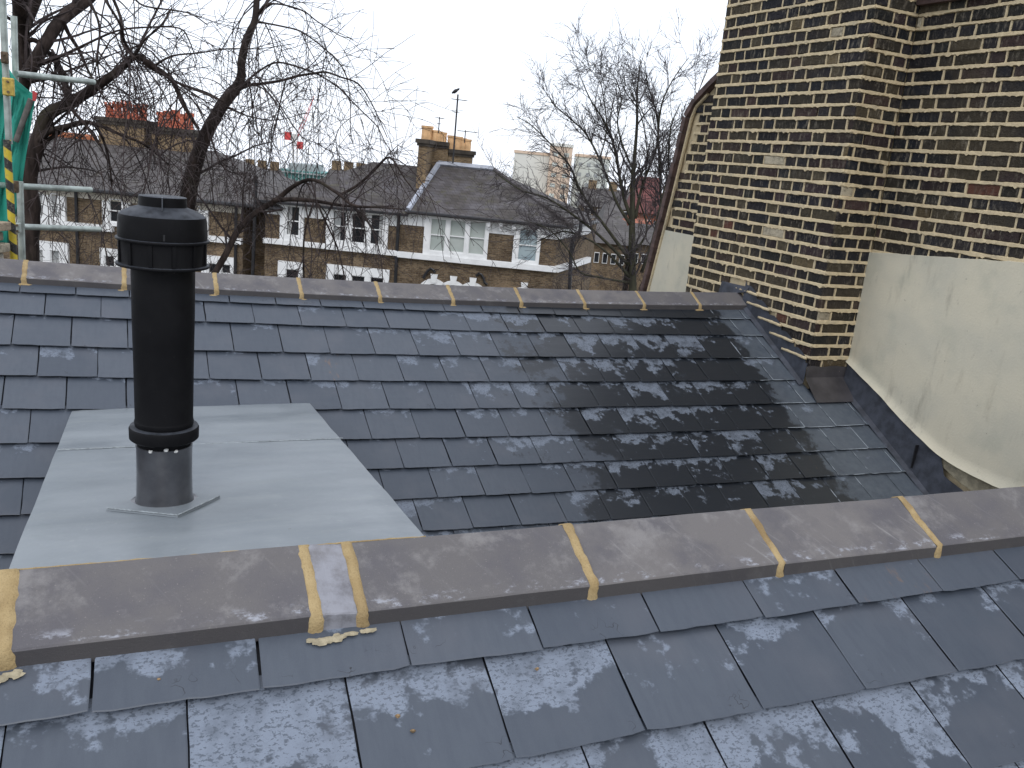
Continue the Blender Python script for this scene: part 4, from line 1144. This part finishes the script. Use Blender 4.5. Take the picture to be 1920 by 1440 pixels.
def aerial(label, px, y0, y1, wv, arms, r_=.035):
    e = empty('tv_aerial', at(px, y0, DH-wv), HZ); tag(e, label, 'aerial', 'television aerials')
    h = at(px, y1, DH-wv).z-at(px, y0, DH-wv).z
    mb = MB(); mb.tube([(0, 0, 0), (0, 0, h)], r_, 6); mb.build('mast', M_BLKPAINT, e)
    for (dz, L_, rot) in arms:
        mb = MB()
        dx = math.cos(rot)*L_; dy = math.sin(rot)*L_
        mb.tube([(-dx*.4, -dy*.4, h+dz), (dx*.6, dy*.6, h+dz)], .018, 5)
        for q in range(5):
            t = -.4+q*.25; mb.tube([(dx*t-dy*.22, dy*t+dx*.22, h+dz), (dx*t+dy*.22, dy*t-dx*.22, h+dz)], .011, 4)
        mb.build('antenna', M_BLKPAINT, e)
    return e
aerial('tall thin television aerial mast rising from the buff-potted chimney, with the bird on its top', 849, 306, 176, -2.0, [(-.22, .7, .4), (-.75, .5, 2.0)], .04)
aerial('short television aerial behind the left group of buff chimney pots', 822, 250, 219, -3.2, [(-.05, .5, 1.0), (-.3, .4, 1.8)], .025)
aerial('short television aerial behind the right group of buff chimney pots', 871, 268, 244, -3.2, [(-.05, .9, .2)], .025)
# crow on the mast
bp = at(853, 176, DH+2.0)
mb = MB(); 
prof = [(.0, -.20), (.035, -.17), (.06, -.10), (.085, 0), (.075, .08), (.05, .13), (.055, .17), (.045, .21), (.012, .235), (.004, .28)]
m3 = Matrix.Rotation(R(55), 3, 'Y') ; mb.lathe([(max(.002, a)*1.5, b*1.5) for a, b in prof], (0, 0, .18), 12, Matrix.Rotation(-YAW, 3, 'Z') @ m3)
mb.tube([(.02, 0, .1), (.02, 0, -.02)], .012, 5); mb.tube([(-.03, .02, .1), (-.03, .02, -.02)], .012, 5)
bird = mb.build('bird', simple('black_feathers', (.012, .012, .014), .6, .2, 10), None, smooth=True); bird.location = bp; bird.scale = (.62, .62, .62)
tag(bird, 'small black bird perched on the tip of the tall aerial mast', 'bird')

# left house ------------------------------------------------
hl = house('brick_house', 'long brown brick house behind the bare tree, with red chimney pots and white window trim')
ul0, ul1 = fa(-160, 380)[0], fa(456, 430)[0]
zel = (fa(60, 349)[1]+fa(319, 364)[1])/2
m = HB(); m.r(ul0, ul1, 0, -7.5, -10.2, zel+.1); part(m, 'wall', M_HBRICK, hl)
m = HB(); m.r(ul1, uL-.02, -1.6, -7.5, -10.2, zeave+.1); part(m, 'recessed_wall', M_HBRICK, hl)
zsl = fa(140, 416)[1]; zfl = fa(160, 372)[1]
hL1 = [(66, 360, 85, 406), (97, 362, 112, 408)]
surround(hl, 56, 126, 362, 408, hL1, ztop=zfl, zbot=zsl)
for h_ in hL1: sash(hl, *h_, M_CURT)
hL2 = [(207, 372, 232, 418)]
surround(hl, 194, 246, 372, 420, hL2, ztop=zfl, zbot=zsl)
for h_ in hL2: sash(hl, *h_, M_GLASSD)
hL3 = [(352, 384, 376, 428)]
surround(hl, 340, 392, 385, 428, hL3, ztop=zfl, zbot=zsl)
for h_ in hL3: sash(hl, *h_, M_CURT)
m = HB(); m.r(ul0, ul1, .06, -.01, zfl, zel-.05); part(m, 'frieze', simple('cream_paint', (.48, .44, .36), .7, .15, 2), hl)
for a_, b_ in ((ul0, fa(215, 420)[0]), (fa(330, 430)[0], ul1)):
    m = HB(); m.r(a_, b_, .24, -.01, zsl-.26, zsl-.004); part(m, 'sill_band', M_WHITE, hl)
surround(hl, 50, 132, 452, 520, [(68, 466, 86, 520), (97, 468, 116, 520)], w0=.17)
for h_ in ((68, 466, 86, 520), (97, 468, 116, 520)): sash(hl, *h_, M_CURT)
surround(hl, 190, 228, 466, 520, [(198, 478, 218, 520)], w0=.17); sash(hl, 198, 478, 218, 520, M_GLASSD)
surround(hl, 380, 440, 480, 530, [(392, 492, 410, 530), (417, 494, 434, 530)], w0=.17)
for h_ in ((392, 492, 410, 530), (417, 494, 434, 530)): sash(hl, *h_, M_GLASSD)
zrl = fa(400, 283, -4.6)[1]
a0_ = (ul0-.4, .4, zel); a1_ = (fa(530, 378, .4)[0], .4, zel); a2_ = (fa(405, 283, -4.6)[0], -4.6, zrl); a3_ = (ul0-.4, -4.6, zrl)
a4_ = (fa(546, 345, -3.0)[0], -6.5, zel)
roof_faces(hl, [a0_, a1_, a2_, a3_, (a1_[0]+1.2, -3.2, zel), (a1_[0]+1.2, -9, zel), (ul0, -9, zel)], [(0, 1, 2, 3), (1, 4, 2), (4, 5, 2), (5, 6, 3, 2)], M_LROOF)
mb = MB(); mb.tube([V3((ul0, .46, zel-.02)), V3((a1_[0], .46, zel-.02))], .09, 7); part(mb, 'gutter', M_BLKPAINT, hl)
mb = MB(); mb.tube([V3((fa(95, 263, -4.6)[0], -4.6, zrl+.05)), V3((fa(180, 270, -4.6)[0], -4.6, zrl+.05))], .16, 6); part(mb, 'ridge_tiles', simple('terracotta', (.42, .15, .07), .85, .2, 4), hl)
for px in (60, 145, 445):
    mb = MB(); mb.tube([V3((fa(px, 360)[0], .14, zel-.1)), V3((fa(px, 360)[0], .14, -10.0))], .07, 7); part(mb, 'downpipe', M_BLKPAINT, hl)
chimney(hl, 184, 270, 219, 285, -4.2, 1.1, 5, M_POTR, .62, .19, True, True)
chimney(hl, 284, 357, 237, 295, -4.2, 1.1, 5, M_POTR, .62, .17, True, True)

# ------------------------------------------------------------------ farther buildings
def gz(D): return -10.4-max(0, D-62)*.115
def block(name, label, x0, ytop, x1, D, depth, zb, mat, cat='tower block', group=None):
    zb = gz(D); a = at(x0, ytop, D); b = at(x1, ytop, D)
    e = empty(name, (H0*D+R0*((a.dot(R0)+b.dot(R0))/2)+Vector((0, 0, zb))), HZ); tag(e, label, cat, group)
    wd = b.dot(R0)-a.dot(R0); h = a.z-zb
    mb = MB(); mb.bb(-wd/2, wd/2, 0, depth, 0, h); part(mb, 'wall', mat, e)
    return e, wd, h
M_TOW1 = simple('pale_tower_render', (.74, .73, .67), .8, .06, .05); M_TOW2 = simple('peach_tower_render', (.70, .54, .41), .8, .08, .05)
M_TOW3 = simple('greenish_tower_render', (.62, .65, .60), .8, .06, .05)
M_FWIN = mat_glass('distant_window', (.30, .32, .33), (.36, .38, .38), .3)
def tower_windows(e, wd, h, nx_, nz_, mat, y=-.12, name='window'):
    for j in range(nz_):
        z = h-2.2-j*2.9
        for i in range(nx_):
            mb = MB(); x = -wd/2+wd*(i+.5)/nx_; mb.bb(x-wd/nx_*.22, x+wd/nx_*.22, y, .05, z-.55, z+.55); part(mb, name, mat, e)
G2 = 'tower blocks on the skyline'
e, wd, h = block('tower_block', 'white tower block, leftmost of the towers behind the right house roof', 965, 286, 1032, 260, 14, -12, M_TOW1, group=G2)
mb = MB(); mb.bb(-wd/2-.2, wd/2+.2, -.3, 14.2, h, h+.8); part(mb, 'parapet', M_TOW2, e)
e, wd, h = block('tower_block', 'peach coloured tower block, tallest and between the two white ones', 1033, 273, 1075, 255, 12, -12, M_TOW2, group=G2)
tower_windows(e, wd, h, 2, 7, M_TOW3)
mb = MB(); mb.bb(-wd/2-.2, wd/2+.2, -.3, 12.2, h, h+.8); part(mb, 'parapet', M_TOW1, e)
e, wd, h = block('tower_block', 'greenish white tower block seen through the right tree', 1082, 293, 1145, 265, 14, -12, M_TOW3, group=G2)
tower_windows(e, wd, h, 4, 7, M_FWIN)
mb = MB(); mb.bb(-wd/2-.2, wd/2+.2, -.3, 14.2, h, h+.8); part(mb, 'parapet', M_TOW2, e)
M_TEAL = simple('teal_sheeting', (.10, .26, .24), .7, .25, .2); M_SCAF = simple('grey_scaffold', (.33, .36, .36), .7, .2, 1)
e, wd, h = block('scaffolded_building', 'building wrapped in teal sheeting and scaffold below the crane', 518, 316, 606, 170, 12, -12, M_TEAL, 'building')
for j in range(5):
    mb = MB(); mb.bb(-wd/2-.5, wd/2+.5, -.6, -.1, h-1.6*j-.5, h-1.6*j-.28); part(mb, 'lift_board', M_SCAF, e)
mb = MB(); mb.bb(-wd*.25, wd*.25, .5, 10, h, h+1.3); part(mb, 'roof_hut', M_SCAF, e)
mb = MB()
for i in range(15):
    x = -wd/2-.4+(wd+.8)*i/14; mb.tube([(x, -.62, 0), (x, -.62, h+1.1)], .09, 4)
part(mb, 'standards', M_SCAF, e)
# crane
M_CRW = simple('crane_white', (.62, .60, .58), .6, .1, 1); M_CRR = simple('crane_red', (.62, .06, .06), .6, .1, 1)
DC = 240
cr = empty('tower_crane', at(552, 330, DC)-Vector((0, 0, 14)), HZ); tag(cr, 'red and white tower crane with a raised jib above the teal building', 'crane')
base = cr.location.z
zt = at(552, 250, DC).z-base
mb = MB(); s_ = .55
for a, b in ((-s_, -s_), (s_, -s_), (s_, s_), (-s_, s_)): mb.tube([(a, b, 0), (a, b, zt)], .13, 4)
for i in range(int(zt/1.6)):
    z = i*1.6; mb.tube([(-s_, -s_, z), (s_, -s_, z+1.6)], .08, 4); mb.tube([(s_, s_, z), (-s_, s_, z+1.6)], .08, 4)
part(mb, 'mast', M_CRW, cr)
pxm = DC/FOC
mb = MB(); mb.bb(-2.9, -1.2, -.6, .6, zt-1.9, zt+.2); part(mb, 'counterweight', M_CRR, cr)
mb = MB(); mb.bb(-1.15, .6, -.5, .5, zt-1.5, zt-.2); part(mb, 'machinery_deck', M_CRW, cr)
mb = MB(); mb.bb(.7, 1.9, -.8, .8, zt-3.9, zt-2.0); part(mb, 'cab', M_CRR, cr)
mb = MB(); mb.tube([(.5, 0, zt-1), (2.6, 0, zt+3.5), (4.6, 0, zt+10)], .10, 4); mb.tube([(.5, 0, zt+.2), (2.2, 0, zt+4.3), (4.6, 0, zt+10)], .08, 4)
for q in range(9): t = q/9; mb.tube([(.5+4.1*t, 0, zt-1+11*t*t*.5+5.0*t), (.7+3.9*t, 0, zt+.3+9.7*t)], .05, 4)
part(mb, 'jib', M_CRR, cr)

def small_house(label, x0, ytop_eave, x1, D, wallmat, roofmat, rise=2.2, depth=7, zb=-10.4, chim=0, wins=3):
    e, wd, h = block('distant_house', label, x0, ytop_eave, x1, D, depth, zb, wallmat, 'house', 'houses farther off')
    mb = MB(); o_ = .4
    mb.add([(-wd/2-o_, -o_, h), (wd/2+o_, -o_, h), (wd/2+o_, depth+o_, h), (-wd/2-o_, depth+o_, h), (-wd/2, depth/2, h+rise), (wd/2, depth/2, h+rise)],
           [(0, 1, 5, 4), (2, 3, 4, 5), (1, 2, 5), (3, 0, 4)]); part(mb, 'roof', roofmat, e)
    fw = min(1, wd/wins*.55)
    for i in range(wins):
        x = -wd/2+wd*(i+.5)/wins
        for z in (h-1.0, h-3.6):
            if z < .8: continue
            mb = MB(); mb.bb(x-.55*fw, x+.55*fw, -.08, .02, z-.7*max(.5, fw), z+.7*max(.5, fw)); f_ = part(mb, 'window', M_WHITE, e)
            mb = MB(); mb.bb(x-.45*fw, x+.45*fw, -.10, -.081, z-.6*max(.5, fw), z+.6*max(.5, fw)); part(mb, 'pane', M_GLASSD, f_)
    for i in range(chim):
        x = -wd/2+wd*(i+.5)/max(1, chim); mb = MB(); mb.bb(x-.7, x+.7, depth/2-.4, depth/2+.4, h+rise-.8, h+rise+1.3); part(mb, 'chimney', M_CBRICK, e)
    return e
small_house('red brick gabled house with red tiled roof seen between the right tree and the verge', 1196, 398, 1240, 88, M_RBRICK, simple('red_tiles', (.13, .045, .04), .85, .25, 1), 3.5, 9)
small_house('orange brick building low behind the stems of the right tree', 1186, 418, 1216, 66, M_RBRICK, M_RBRICK, .3, 4)
small_house('orange brick house with grey slate roof left of the right tree stem', 1138, 414, 1166, 74, M_RBRICK, M_LROOF, 1.6, 6)
small_house('low brown house with white windows behind the right tree trunk', 1098, 452, 1178, 58, M_HBRICK, M_LROOF, 1.4, 6, wins=5)
small_house('low house with white window bays just left of the sloping verge', 1188, 456, 1262, 60, M_HBRICK, M_LROOF, 1.2, 6, wins=5)
small_house('long far terrace on the skyline between the left house roof and the teal building', 440, 340, 512, 150, M_HBRICK, M_LROOF, 2.5, 9, chim=3, wins=6)
small_house('long far terrace on the skyline right of the teal building', 606, 346, 700, 140, M_HBRICK, M_LROOF, 2.5, 9, chim=4, wins=6)
small_house('far grey terrace on the skyline behind the right tree', 1090, 385, 1290, 150, M_HBRICK, M_LROOF, 3, 9, chim=5, wins=8)
small_house('far terrace beyond the left trunk', -60, 300, 130, 120, M_HBRICK, M_LROOF, 2.5, 9, chim=3, wins=6)

# ------------------------------------------------------------------ ground
def ground_z(D): return -10.3-max(0, D-62)*.115
mb = MB(); rows = [-300, 0, 40, 62, 90, 150, 300, 700, 1800]
vs = [H0*D+R0*x+UPZ*ground_z(D) for D in rows for x in (-1500, -500, 0, 500, 1500)]
mb.add(vs, [(5*i+j, 5*i+j+1, 5*i+6+j, 5*i+5+j) for i in range(len(rows)-1) for j in range(4)])
tag(mb.build('ground', M_GROUND), kind='structure')
def strip(name, mat, d0, d1, z):
    mb = MB(); mb.add([H0*d0-R0*120+UPZ*z, H0*d0+R0*120+UPZ*z, H0*d1+R0*120+UPZ*z, H0*d1-R0*120+UPZ*z], [(0, 1, 2, 3)])
    tag(mb.build(name, mat), kind='structure')
strip('road', M_ROAD, 17, 27, -10.29); strip('pavement', M_PAVE, 27, 30, -10.17)
mb = MB(); mb.add([H0*27-R0*120+UPZ*-10.29, H0*27+R0*120+UPZ*-10.29, H0*27+R0*120+UPZ*-10.17, H0*27-R0*120+UPZ*-10.17], [(0, 1, 2, 3)]); tag(mb.build('kerb', M_PAVE), kind='structure')

# own building under the roofs
ob = MB(); ob.bb(-6, XW, -3, FY+2.4, -10.3, -3.4)
bld = ob.build('building_below', M_HBRICK); tag(bld, 'brick house body carrying the two slate slopes', 'building')

# ------------------------------------------------------------------ bare trees
class Tree:
    def __init__(s, seed, droop, twist): s.r = random.Random(seed); s.tw = MB(); s.droop = droop; s.tws = twist; s.n = 0; s.fat = 1.0; s.fwd = 1.0; s.all = []
    def wander(s, p, d, L_, r0, r1, n, level):
        pts = [p]; rad = [r0]; step = L_/n; rg = s.r
        for i in range(n):
            t = (i+1)/n
            j = Vector((rg.gauss(0, 1), rg.gauss(0, 1), rg.gauss(0, 1)))*s.tws
            d = (d+j+Vector((0, 0, s.droop[level]))*step).normalized()
            p = p+d*step; pts.append(p); rad.append(r0+(r1-r0)*t)
        return pts, rad
    def grow(s, pts, rad, level, n_child, Lr):
        """children along a limb"""
        rg = s.r; N = len(pts)
        for c in range(n_child):
            f = rg.uniform(.12, 1); x = f*(N-1); i = min(N-2, int(x)); t = x-i
            p = pts[i].lerp(pts[i+1], t); r_ = rad[i]+(rad[i+1]-rad[i])*t
            ax = (pts[i+1]-pts[i]).normalized()
            q = Vector((rg.gauss(0, 1), rg.gauss(0, 1), rg.gauss(0, 1))); q = (q-ax*q.dot(ax)).normalized()
            d = (ax*rg.uniform(.35, 1.1)*s.fwd+q*rg.uniform(.6, 1.1)).normalized()
            L_ = rg.uniform(*Lr[level])
            cr_ = max(.0055, min(r_*.55, (.034, .015, .0085)[level]))*s.fat
            n = (9, 7, 5)[min(level, 2)]
            cp, crd = s.wander(p, d, L_, cr_, max(.0042*s.fat, cr_*.35), n, min(level, len(s.droop)-1))
            s.tw.tube(cp, crd, 4 if level == 0 else 3, False); s.n += 1
            if level < len(Lr)-1: s.grow(cp, crd, level+1, rg.randint(*s.kids[level]), Lr)

def px_limb(pts, D, rng, wob=.8):
    """pts: (px, py, width in px). depth wanders around D"""
    out = []; rad = []; ph = rng.uniform(0, 6); n = len(pts)
    for i, (x, y, wd) in enumerate(pts):
        dd = D+wob*math.sin(ph+i*.8)*(i/n) if wob else D
        out.append(at(x, y, dd)); rad.append(wd/2*dd/FOC)
    # smooth by Catmull-Rom
    P_, R_ = [], []
    for i in range(n-1):
        p0, p1, p2, p3 = out[max(0, i-1)], out[i], out[i+1], out[min(n-1, i+2)]
        for k in range(4):
            t = k/4; t2 = t*t; t3 = t2*t
            P_.append(.5*((2*p1)+(p2-p0)*t+(2*p0-5*p1+4*p2-p3)*t2+(3*p1-p0-3*p2+p3)*t3)); R_.append(rad[i]+(rad[i+1]-rad[i])*t)
    P_.append(out[-1]); R_.append(rad[-1]); return P_, R_

def make_tree(name, label, D, base, limbs, seed, droop, twist, kids, Lr, nchild, bark, twig, wob=.9, sides=9, density=1.0, strands=0, fat=1.0, fwd=1.0):
    e = empty(name, (at(base[0], base[1], D).x, at(base[0], base[1], D).y, -10.3)); tag(e, label, 'tree')
    T = Tree(seed, droop, twist); T.kids = kids; T.fat = fat; T.fwd = fwd; trunk = MB(); inv = Matrix.Translation(-Vector(e.location))
    tr = None
    for li, pts in enumerate(limbs):
        P_, R_ = px_limb(pts, D, T.r, 0 if li == 0 else wob)
        if li == 0:
            g0 = Vector((P_[0].x, P_[0].y, -10.4)); k_ = 8
            P_ = [g0.lerp(P_[0], i/k_) for i in range(k_)]+P_; R_ = [R_[0]*(1.35-.35*i/k_) for i in range(k_)]+R_
        mb = MB()
        # knobbly bark outline
        R2 = [r_*(1+.10*mnoise.noise(Vector((i*.9, li, seed)))) for i, r_ in enumerate(R_)]
        mb.tube(P_, R2, sides, True)
        o = mb.build('trunk' if li == 0 else 'limb', bark, None, smooth=True); o.parent = e; o.matrix_parent_inverse = inv
        ln = sum((P_[i+1]-P_[i]).length for i in range(len(P_)-1)) if li else 3
        k = int(max(4, nchild*ln*density)); T.all += list(zip(P_[8:] if li == 0 else P_, R_[8:] if li == 0 else R_))
        T.grow(P_ if li else P_[8:], R_ if li else R_[8:], 0, k, Lr)
    for q in range(strands):
        p, r_ = T.r.choice(T.all)
        if r_ > .09: continue
        d = Vector((T.r.gauss(0, .6), T.r.gauss(0, .6), T.r.uniform(-.6, .1))).normalized()
        old = T.droop; T.droop = (-1.3,)+tuple(old[1:]); cp, cr = T.wander(p, d, T.r.uniform(1.2, 3.2), min(.017, r_*.7), .0055, 13, 0); T.droop = old
        T.tw.tube(cp, cr, 4, False); T.grow(cp[2:], cr[2:], 1, T.r.randint(5, 10), Lr)
    o = T.tw.build('twigs', twig, None); o.parent = e; o.matrix_parent_inverse = inv
    print(name, 'twigs', T.n)
    return e

s1 = 1/2.572
def c1(l): return [(a*s1, b*s1, w_*s1) for a, b, w_ in l]
left_limbs = [c1([(140, 1400, 95), (140, 1150, 90), (150, 1000, 85), (135, 860, 80), (185, 680, 70), (225, 560, 62), (330, 500, 52), (430, 440, 46), (560, 350, 36), (650, 275, 30), (740, 320, 24), (830, 390, 20), (885, 510, 16), (960, 620, 10)]),
  c1([(95, 420, 70), (105, 250, 72), (100, 120, 70), (98, 0, 70), (95, -120, 66)]),
  c1([(90, 560, 80), (100, 430, 66), (150, 330, 58), (225, 200, 56), (300, 90, 55), (430, -10, 50), (560, -150, 44)]),
  c1([(110, 150, 50), (145, 60, 52), (200, -60, 50)]),
  c1([(300, 90, 22), (330, 160, 18), (380, 240, 16), (420, 330, 12), (470, 420, 9), (540, 520, 6)]),
  c1([(120, 200, 24), (170, 195, 22), (230, 250, 22), (280, 320, 24), (310, 420, 20), (350, 530, 18), (410, 600, 14), (480, 700, 9)]),
  c1([(230, 560, 20), (180, 700, 18), (330, 610, 20), (430, 590, 18), (560, 640, 14), (700, 700, 11), (820, 800, 8)]),
  c1([(150, 720, 36), (230, 640, 30), (320, 610, 26), (420, 590, 22), (470, 620, 16), (520, 740, 10), (540, 900, 7)]),
  c1([(650, 280, 16), (600, 200, 14), (580, 120, 12), (520, 20, 12), (470, -60, 12)]),
  c1([(130, 330, 14), (230, 300, 14), (400, 220, 11), (560, 150, 9), (700, 132, 8), (860, 135, 7), (910, 190, 6), (950, 300, 4)]),
  c1([(650, 275, 14), (700, 190, 10), (770, 130, 8), (830, 40, 6)]),
  c1([(740, 320, 12), (830, 270, 9), (960, 255, 7), (1100, 235, 6), (1250, 235, 4), (1420, 210, 3)]),
  c1([(690, 300, 18), (830, 385, 12), (960, 440, 10), (1080, 490, 8)]),
  c1([(230, 560, 14), (330, 430, 12), (250, 240, 14)]),
  c1([(430, 0, 14), (480, 130, 10), (470, 300, 8), (500, 480, 6)]),
  c1([(520, -60, 16), (580, 80, 13), (590, 210, 11), (650, 280, 10)]),
  c1([(640, -20, 9), (700, 30, 8), (900, 60, 6), (1000, 120, 5)])]
make_tree('bare_tree', 'large leafless tree with thick dark limbs behind the green netting', 15.0, (55, 545), left_limbs, 41,
          (-.05, -.35, -.55), .09, ((2, 5), (1, 2)), ((.7, 2.0), (.35, 1.0), (.15, .45)), 2.7, M_BARK, M_TWIG, .9, strands=70)
s4 = 1/4.174
def c4(l): return [(300+a*s4, b*s4, w_*s4) for a, b, w_ in l]
s2 = 1/2.6667
def c2(l): return [(400+a*s2, 160+b*s2, w_*s2) for a, b, w_ in l]
mid_limbs = [c4([(180, 1900, 130), (220, 1550, 125), (250, 1380, 122), (320, 1150, 105), (400, 980, 92), (490, 830, 82), (590, 700, 76), (635, 600, 66), (640, 470, 60), (680, 300, 54), (740, 170, 50), (755, 40, 46), (760, -80, 42), (770, -300, 34)]),
  c4([(610, 690, 50), (700, 665, 26), (800, 655, 22), (950, 630, 20), (1080, 595, 18), (1200, 575, 17), (1300, 565, 16), (1420, 605, 13), (1550, 655, 12), (1640, 780, 9), (1710, 920, 8), (1780, 1080, 6)]),
  c4([(650, 680, 30), (720, 600, 16), (850, 510, 14), (950, 490, 14), (1100, 530, 13), (1230, 580, 12), (1380, 670, 11), (1480, 770, 10), (1600, 890, 9), (1700, 990, 8), (1760, 1110, 7), (1820, 1200, 6)]),
  c4([(755, 170, 26), (820, 180, 14), (950, 205, 12), (1090, 240, 12), (1200, 310, 10), (1310, 400, 10), (1400, 490, 9), (1460, 600, 8), (1490, 800, 7), (1490, 1000, 6), (1510, 1130, 5)]),
  c4([(820, 180, 10), (870, 290, 8), (910, 450, 7), (945, 600, 6), (955, 740, 4)]),
  c4([(770, 100, 22), (830, 40, 24), (900, 30, 13), (1000, 45, 12), (1130, 90, 11), (1220, 160, 9), (1330, 230, 8), (1410, 280, 7), (1500, 300, 5)]),
  c4([(820, 50, 26), (860, -30, 24), (930, -160, 20)]),
  c4([(530, 840, 22), (640, 890, 12), (730, 920, 10), (860, 940, 9), (980, 930, 6), (1110, 890, 5), (1220, 880, 3)]),
  c4([(740, 590, 9), (830, 670, 10), (900, 760, 9), (1000, 920, 9), (1100, 1060, 8), (1170, 1120, 6), (1230, 1230, 4)]),
  c4([(1100, 240, 8), (1160, 370, 7), (1230, 500, 6), (1290, 620, 4), (1310, 740, 3)]),
  c4([(680, 910, 9), (740, 1010, 8), (800, 1090, 6), (840, 1200, 4)]),
  c4([(400, 1060, 16), (430, 1180, 12), (520, 1330, 9), (680, 1370, 6)]),
  c4([(500, 800, 14), (380, 730, 11), (240, 680, 9), (100, 640, 9), (0, 560, 8)]),
  c4([(330, 1060, 16), (200, 860, 12), (170, 760, 12), (90, 640, 12), (0, 570, 12), (-120, 520, 8)]),
  c4([(620, 560, 8), (580, 400, 7), (575, 200, 6), (640, 60, 5), (670, -40, 5)]),
  c2([(-90, 1180, 38), (-30, 1010, 36), (60, 850, 32), (130, 715, 31), (220, 630, 29), (310, 578, 28), (400, 505, 21), (500, 472, 17), (620, 540, 14), (700, 600, 14), (820, 610, 10), (960, 620, 6)]),
  c2([(300, 575, 26), (400, 570, 22), (520, 580, 18), (640, 600, 14), (760, 608, 14), (900, 605, 9)]),
  c2([(640, 545, 14), (720, 500, 14), (800, 430, 12), (880, 360, 11), (960, 470, 7), (1060, 600, 4)]),
  c2([(520, 590, 10), (570, 700, 9), (620, 810, 8), (650, 930, 7), (660, 1000, 7)]),
  c2([(500, 590, 9), (460, 720, 9), (450, 850, 9), (455, 1000, 8)]),
  c2([(1000, 600, 3), (930, 480, 4), (870, 370, 6)])]
make_tree('bare_tree', 'leafless drooping tree behind the black flue, trunk leaning to the right', 16.5, (350, 455), mid_limbs, 77,
          (-.1, -.6, -.8), .08, ((2, 5), (1, 2)), ((.6, 1.9), (.35, 1.0), (.15, .4)), 1.9, M_BARK, M_TWIG, .9, strands=75)
s3 = 1/2.88
def c3(l): return [(880+a*s3, 80+b*s3, w_*s3) for a, b, w_ in l]
right_limbs = [c3([(885, 1700, 46), (882, 1320, 42), (878, 1100, 38), (880, 900, 30), (885, 700, 22), (905, 450, 15), (905, 280, 11), (925, 90, 5)]),
  c3([(878, 960, 24), (830, 820, 17), (800, 650, 14), (770, 520, 12), (725, 420, 10), (650, 300, 7), (595, 170, 4)]),
  c3([(870, 980, 22), (800, 870, 15), (745, 730, 12), (690, 600, 11), (620, 480, 9), (520, 390, 6), (440, 320, 4)]),
  c3([(865, 1170, 22), (740, 1000, 16), (650, 880, 14), (585, 770, 12), (545, 670, 10), (470, 580, 8), (340, 450, 6), (255, 400, 3)]),
  c3([(860, 1200, 20), (700, 1040, 15), (560, 930, 12), (420, 840, 10), (290, 800, 9), (200, 745, 7), (130, 690, 5)]),
  c3([(895, 950, 20), (935, 770, 14), (1000, 600, 12), (1020, 480, 10), (1000, 340, 8), (965, 230, 6), (945, 100, 3)]),
  c3([(1060, 905, 12), (1035, 860, 13), (1030, 700, 12), (1020, 500, 11), (1040, 330, 9), (1100, 200, 6), (1185, 80, 3)]),
  c3([(930, 1240, 20), (990, 1060, 12), (1050, 800, 11), (1110, 620, 10), (1150, 470, 8), (1200, 350, 6), (1285, 150, 3)]),
  c3([(1060, 905, 10), (1080, 740, 9), (1075, 600, 8), (1090, 450, 7), (1140, 330, 4)]),
  c3([(880, 1280, 20), (760, 1150, 12), (640, 1060, 10), (500, 1020, 8), (360, 1080, 5)]),
  c3([(880, 1300, 14), (720, 1270, 10), (600, 1240, 9), (540, 1130, 8), (430, 1010, 6), (300, 960, 4)]),
  c3([(890, 700, 12), (830, 560, 9), (800, 430, 8), (820, 300, 6), (780, 180, 4), (700, 120, 3)]),
  c3([(900, 1120, 14), (960, 1000, 10), (900, 780, 8), (960, 640, 7), (930, 400, 6), (860, 250, 4)]),
  c3([(700, 640, 8), (740, 480, 7), (730, 330, 6), (700, 200, 4), (610, 110, 3)])]
make_tree('bare_tree', 'slender many-stemmed leafless tree between the right house and the brick gable', 27.0, (1187, 590), right_limbs, 19,
          (.15, .15, .1), .085, ((4, 7), (2, 4)), ((.5, 1.35), (.3, .8), (.2, .45)), 4.8, M_BARK2, M_TWIG2, 1.0, fat=1.12, fwd=1.7)
# scrubby shrubs below the right tree and in the front gardens
def shrub(label, px, py, D, hgt, seed, n, spread):
    P0 = at(px, py, D); e = empty('bare_shrub', (P0.x, P0.y, -10.3)); tag(e, label, 'shrub', 'bare shrubs in the gardens')
    T = Tree(seed, (.1, -.1, -.2), .12); T.kids = ((4, 7), (2, 4)); inv = Matrix.Translation(-Vector(e.location))
    top = P0.z+10.3
    for i in range(n):
        a = T.r.uniform(0, 6.28); d = Vector((math.cos(a)*spread, math.sin(a)*spread, 1)).normalized()
        p, r_ = T.wander(Vector((P0.x+T.r.gauss(0, .3), P0.y+T.r.gauss(0, .3), -10.3)), d, top*T.r.uniform(.75, 1.05), .05, .012, 12, 0)
        T.tw.tube(p, r_, 4, False); T.grow(p[5:], r_[5:], 0, 9, ((.6, 1.6), (.3, .9), (.2, .4)))
    o = T.tw.build('branches', M_TWIG, None); o.parent = e; o.matrix_parent_inverse = inv
shrub('tangled bare shrub at the foot of the right tree, beside the corner downpipe', 1120, 470, 29, 3, 5, 9, .25)
shrub('tangled bare shrub right of the right tree trunk, against the sloping verge', 1222, 478, 32, 3, 6, 8, .25)
shrub('bare shrub low behind the flue, in front of the left house', 300, 440, 24, 3, 8, 8, .28)
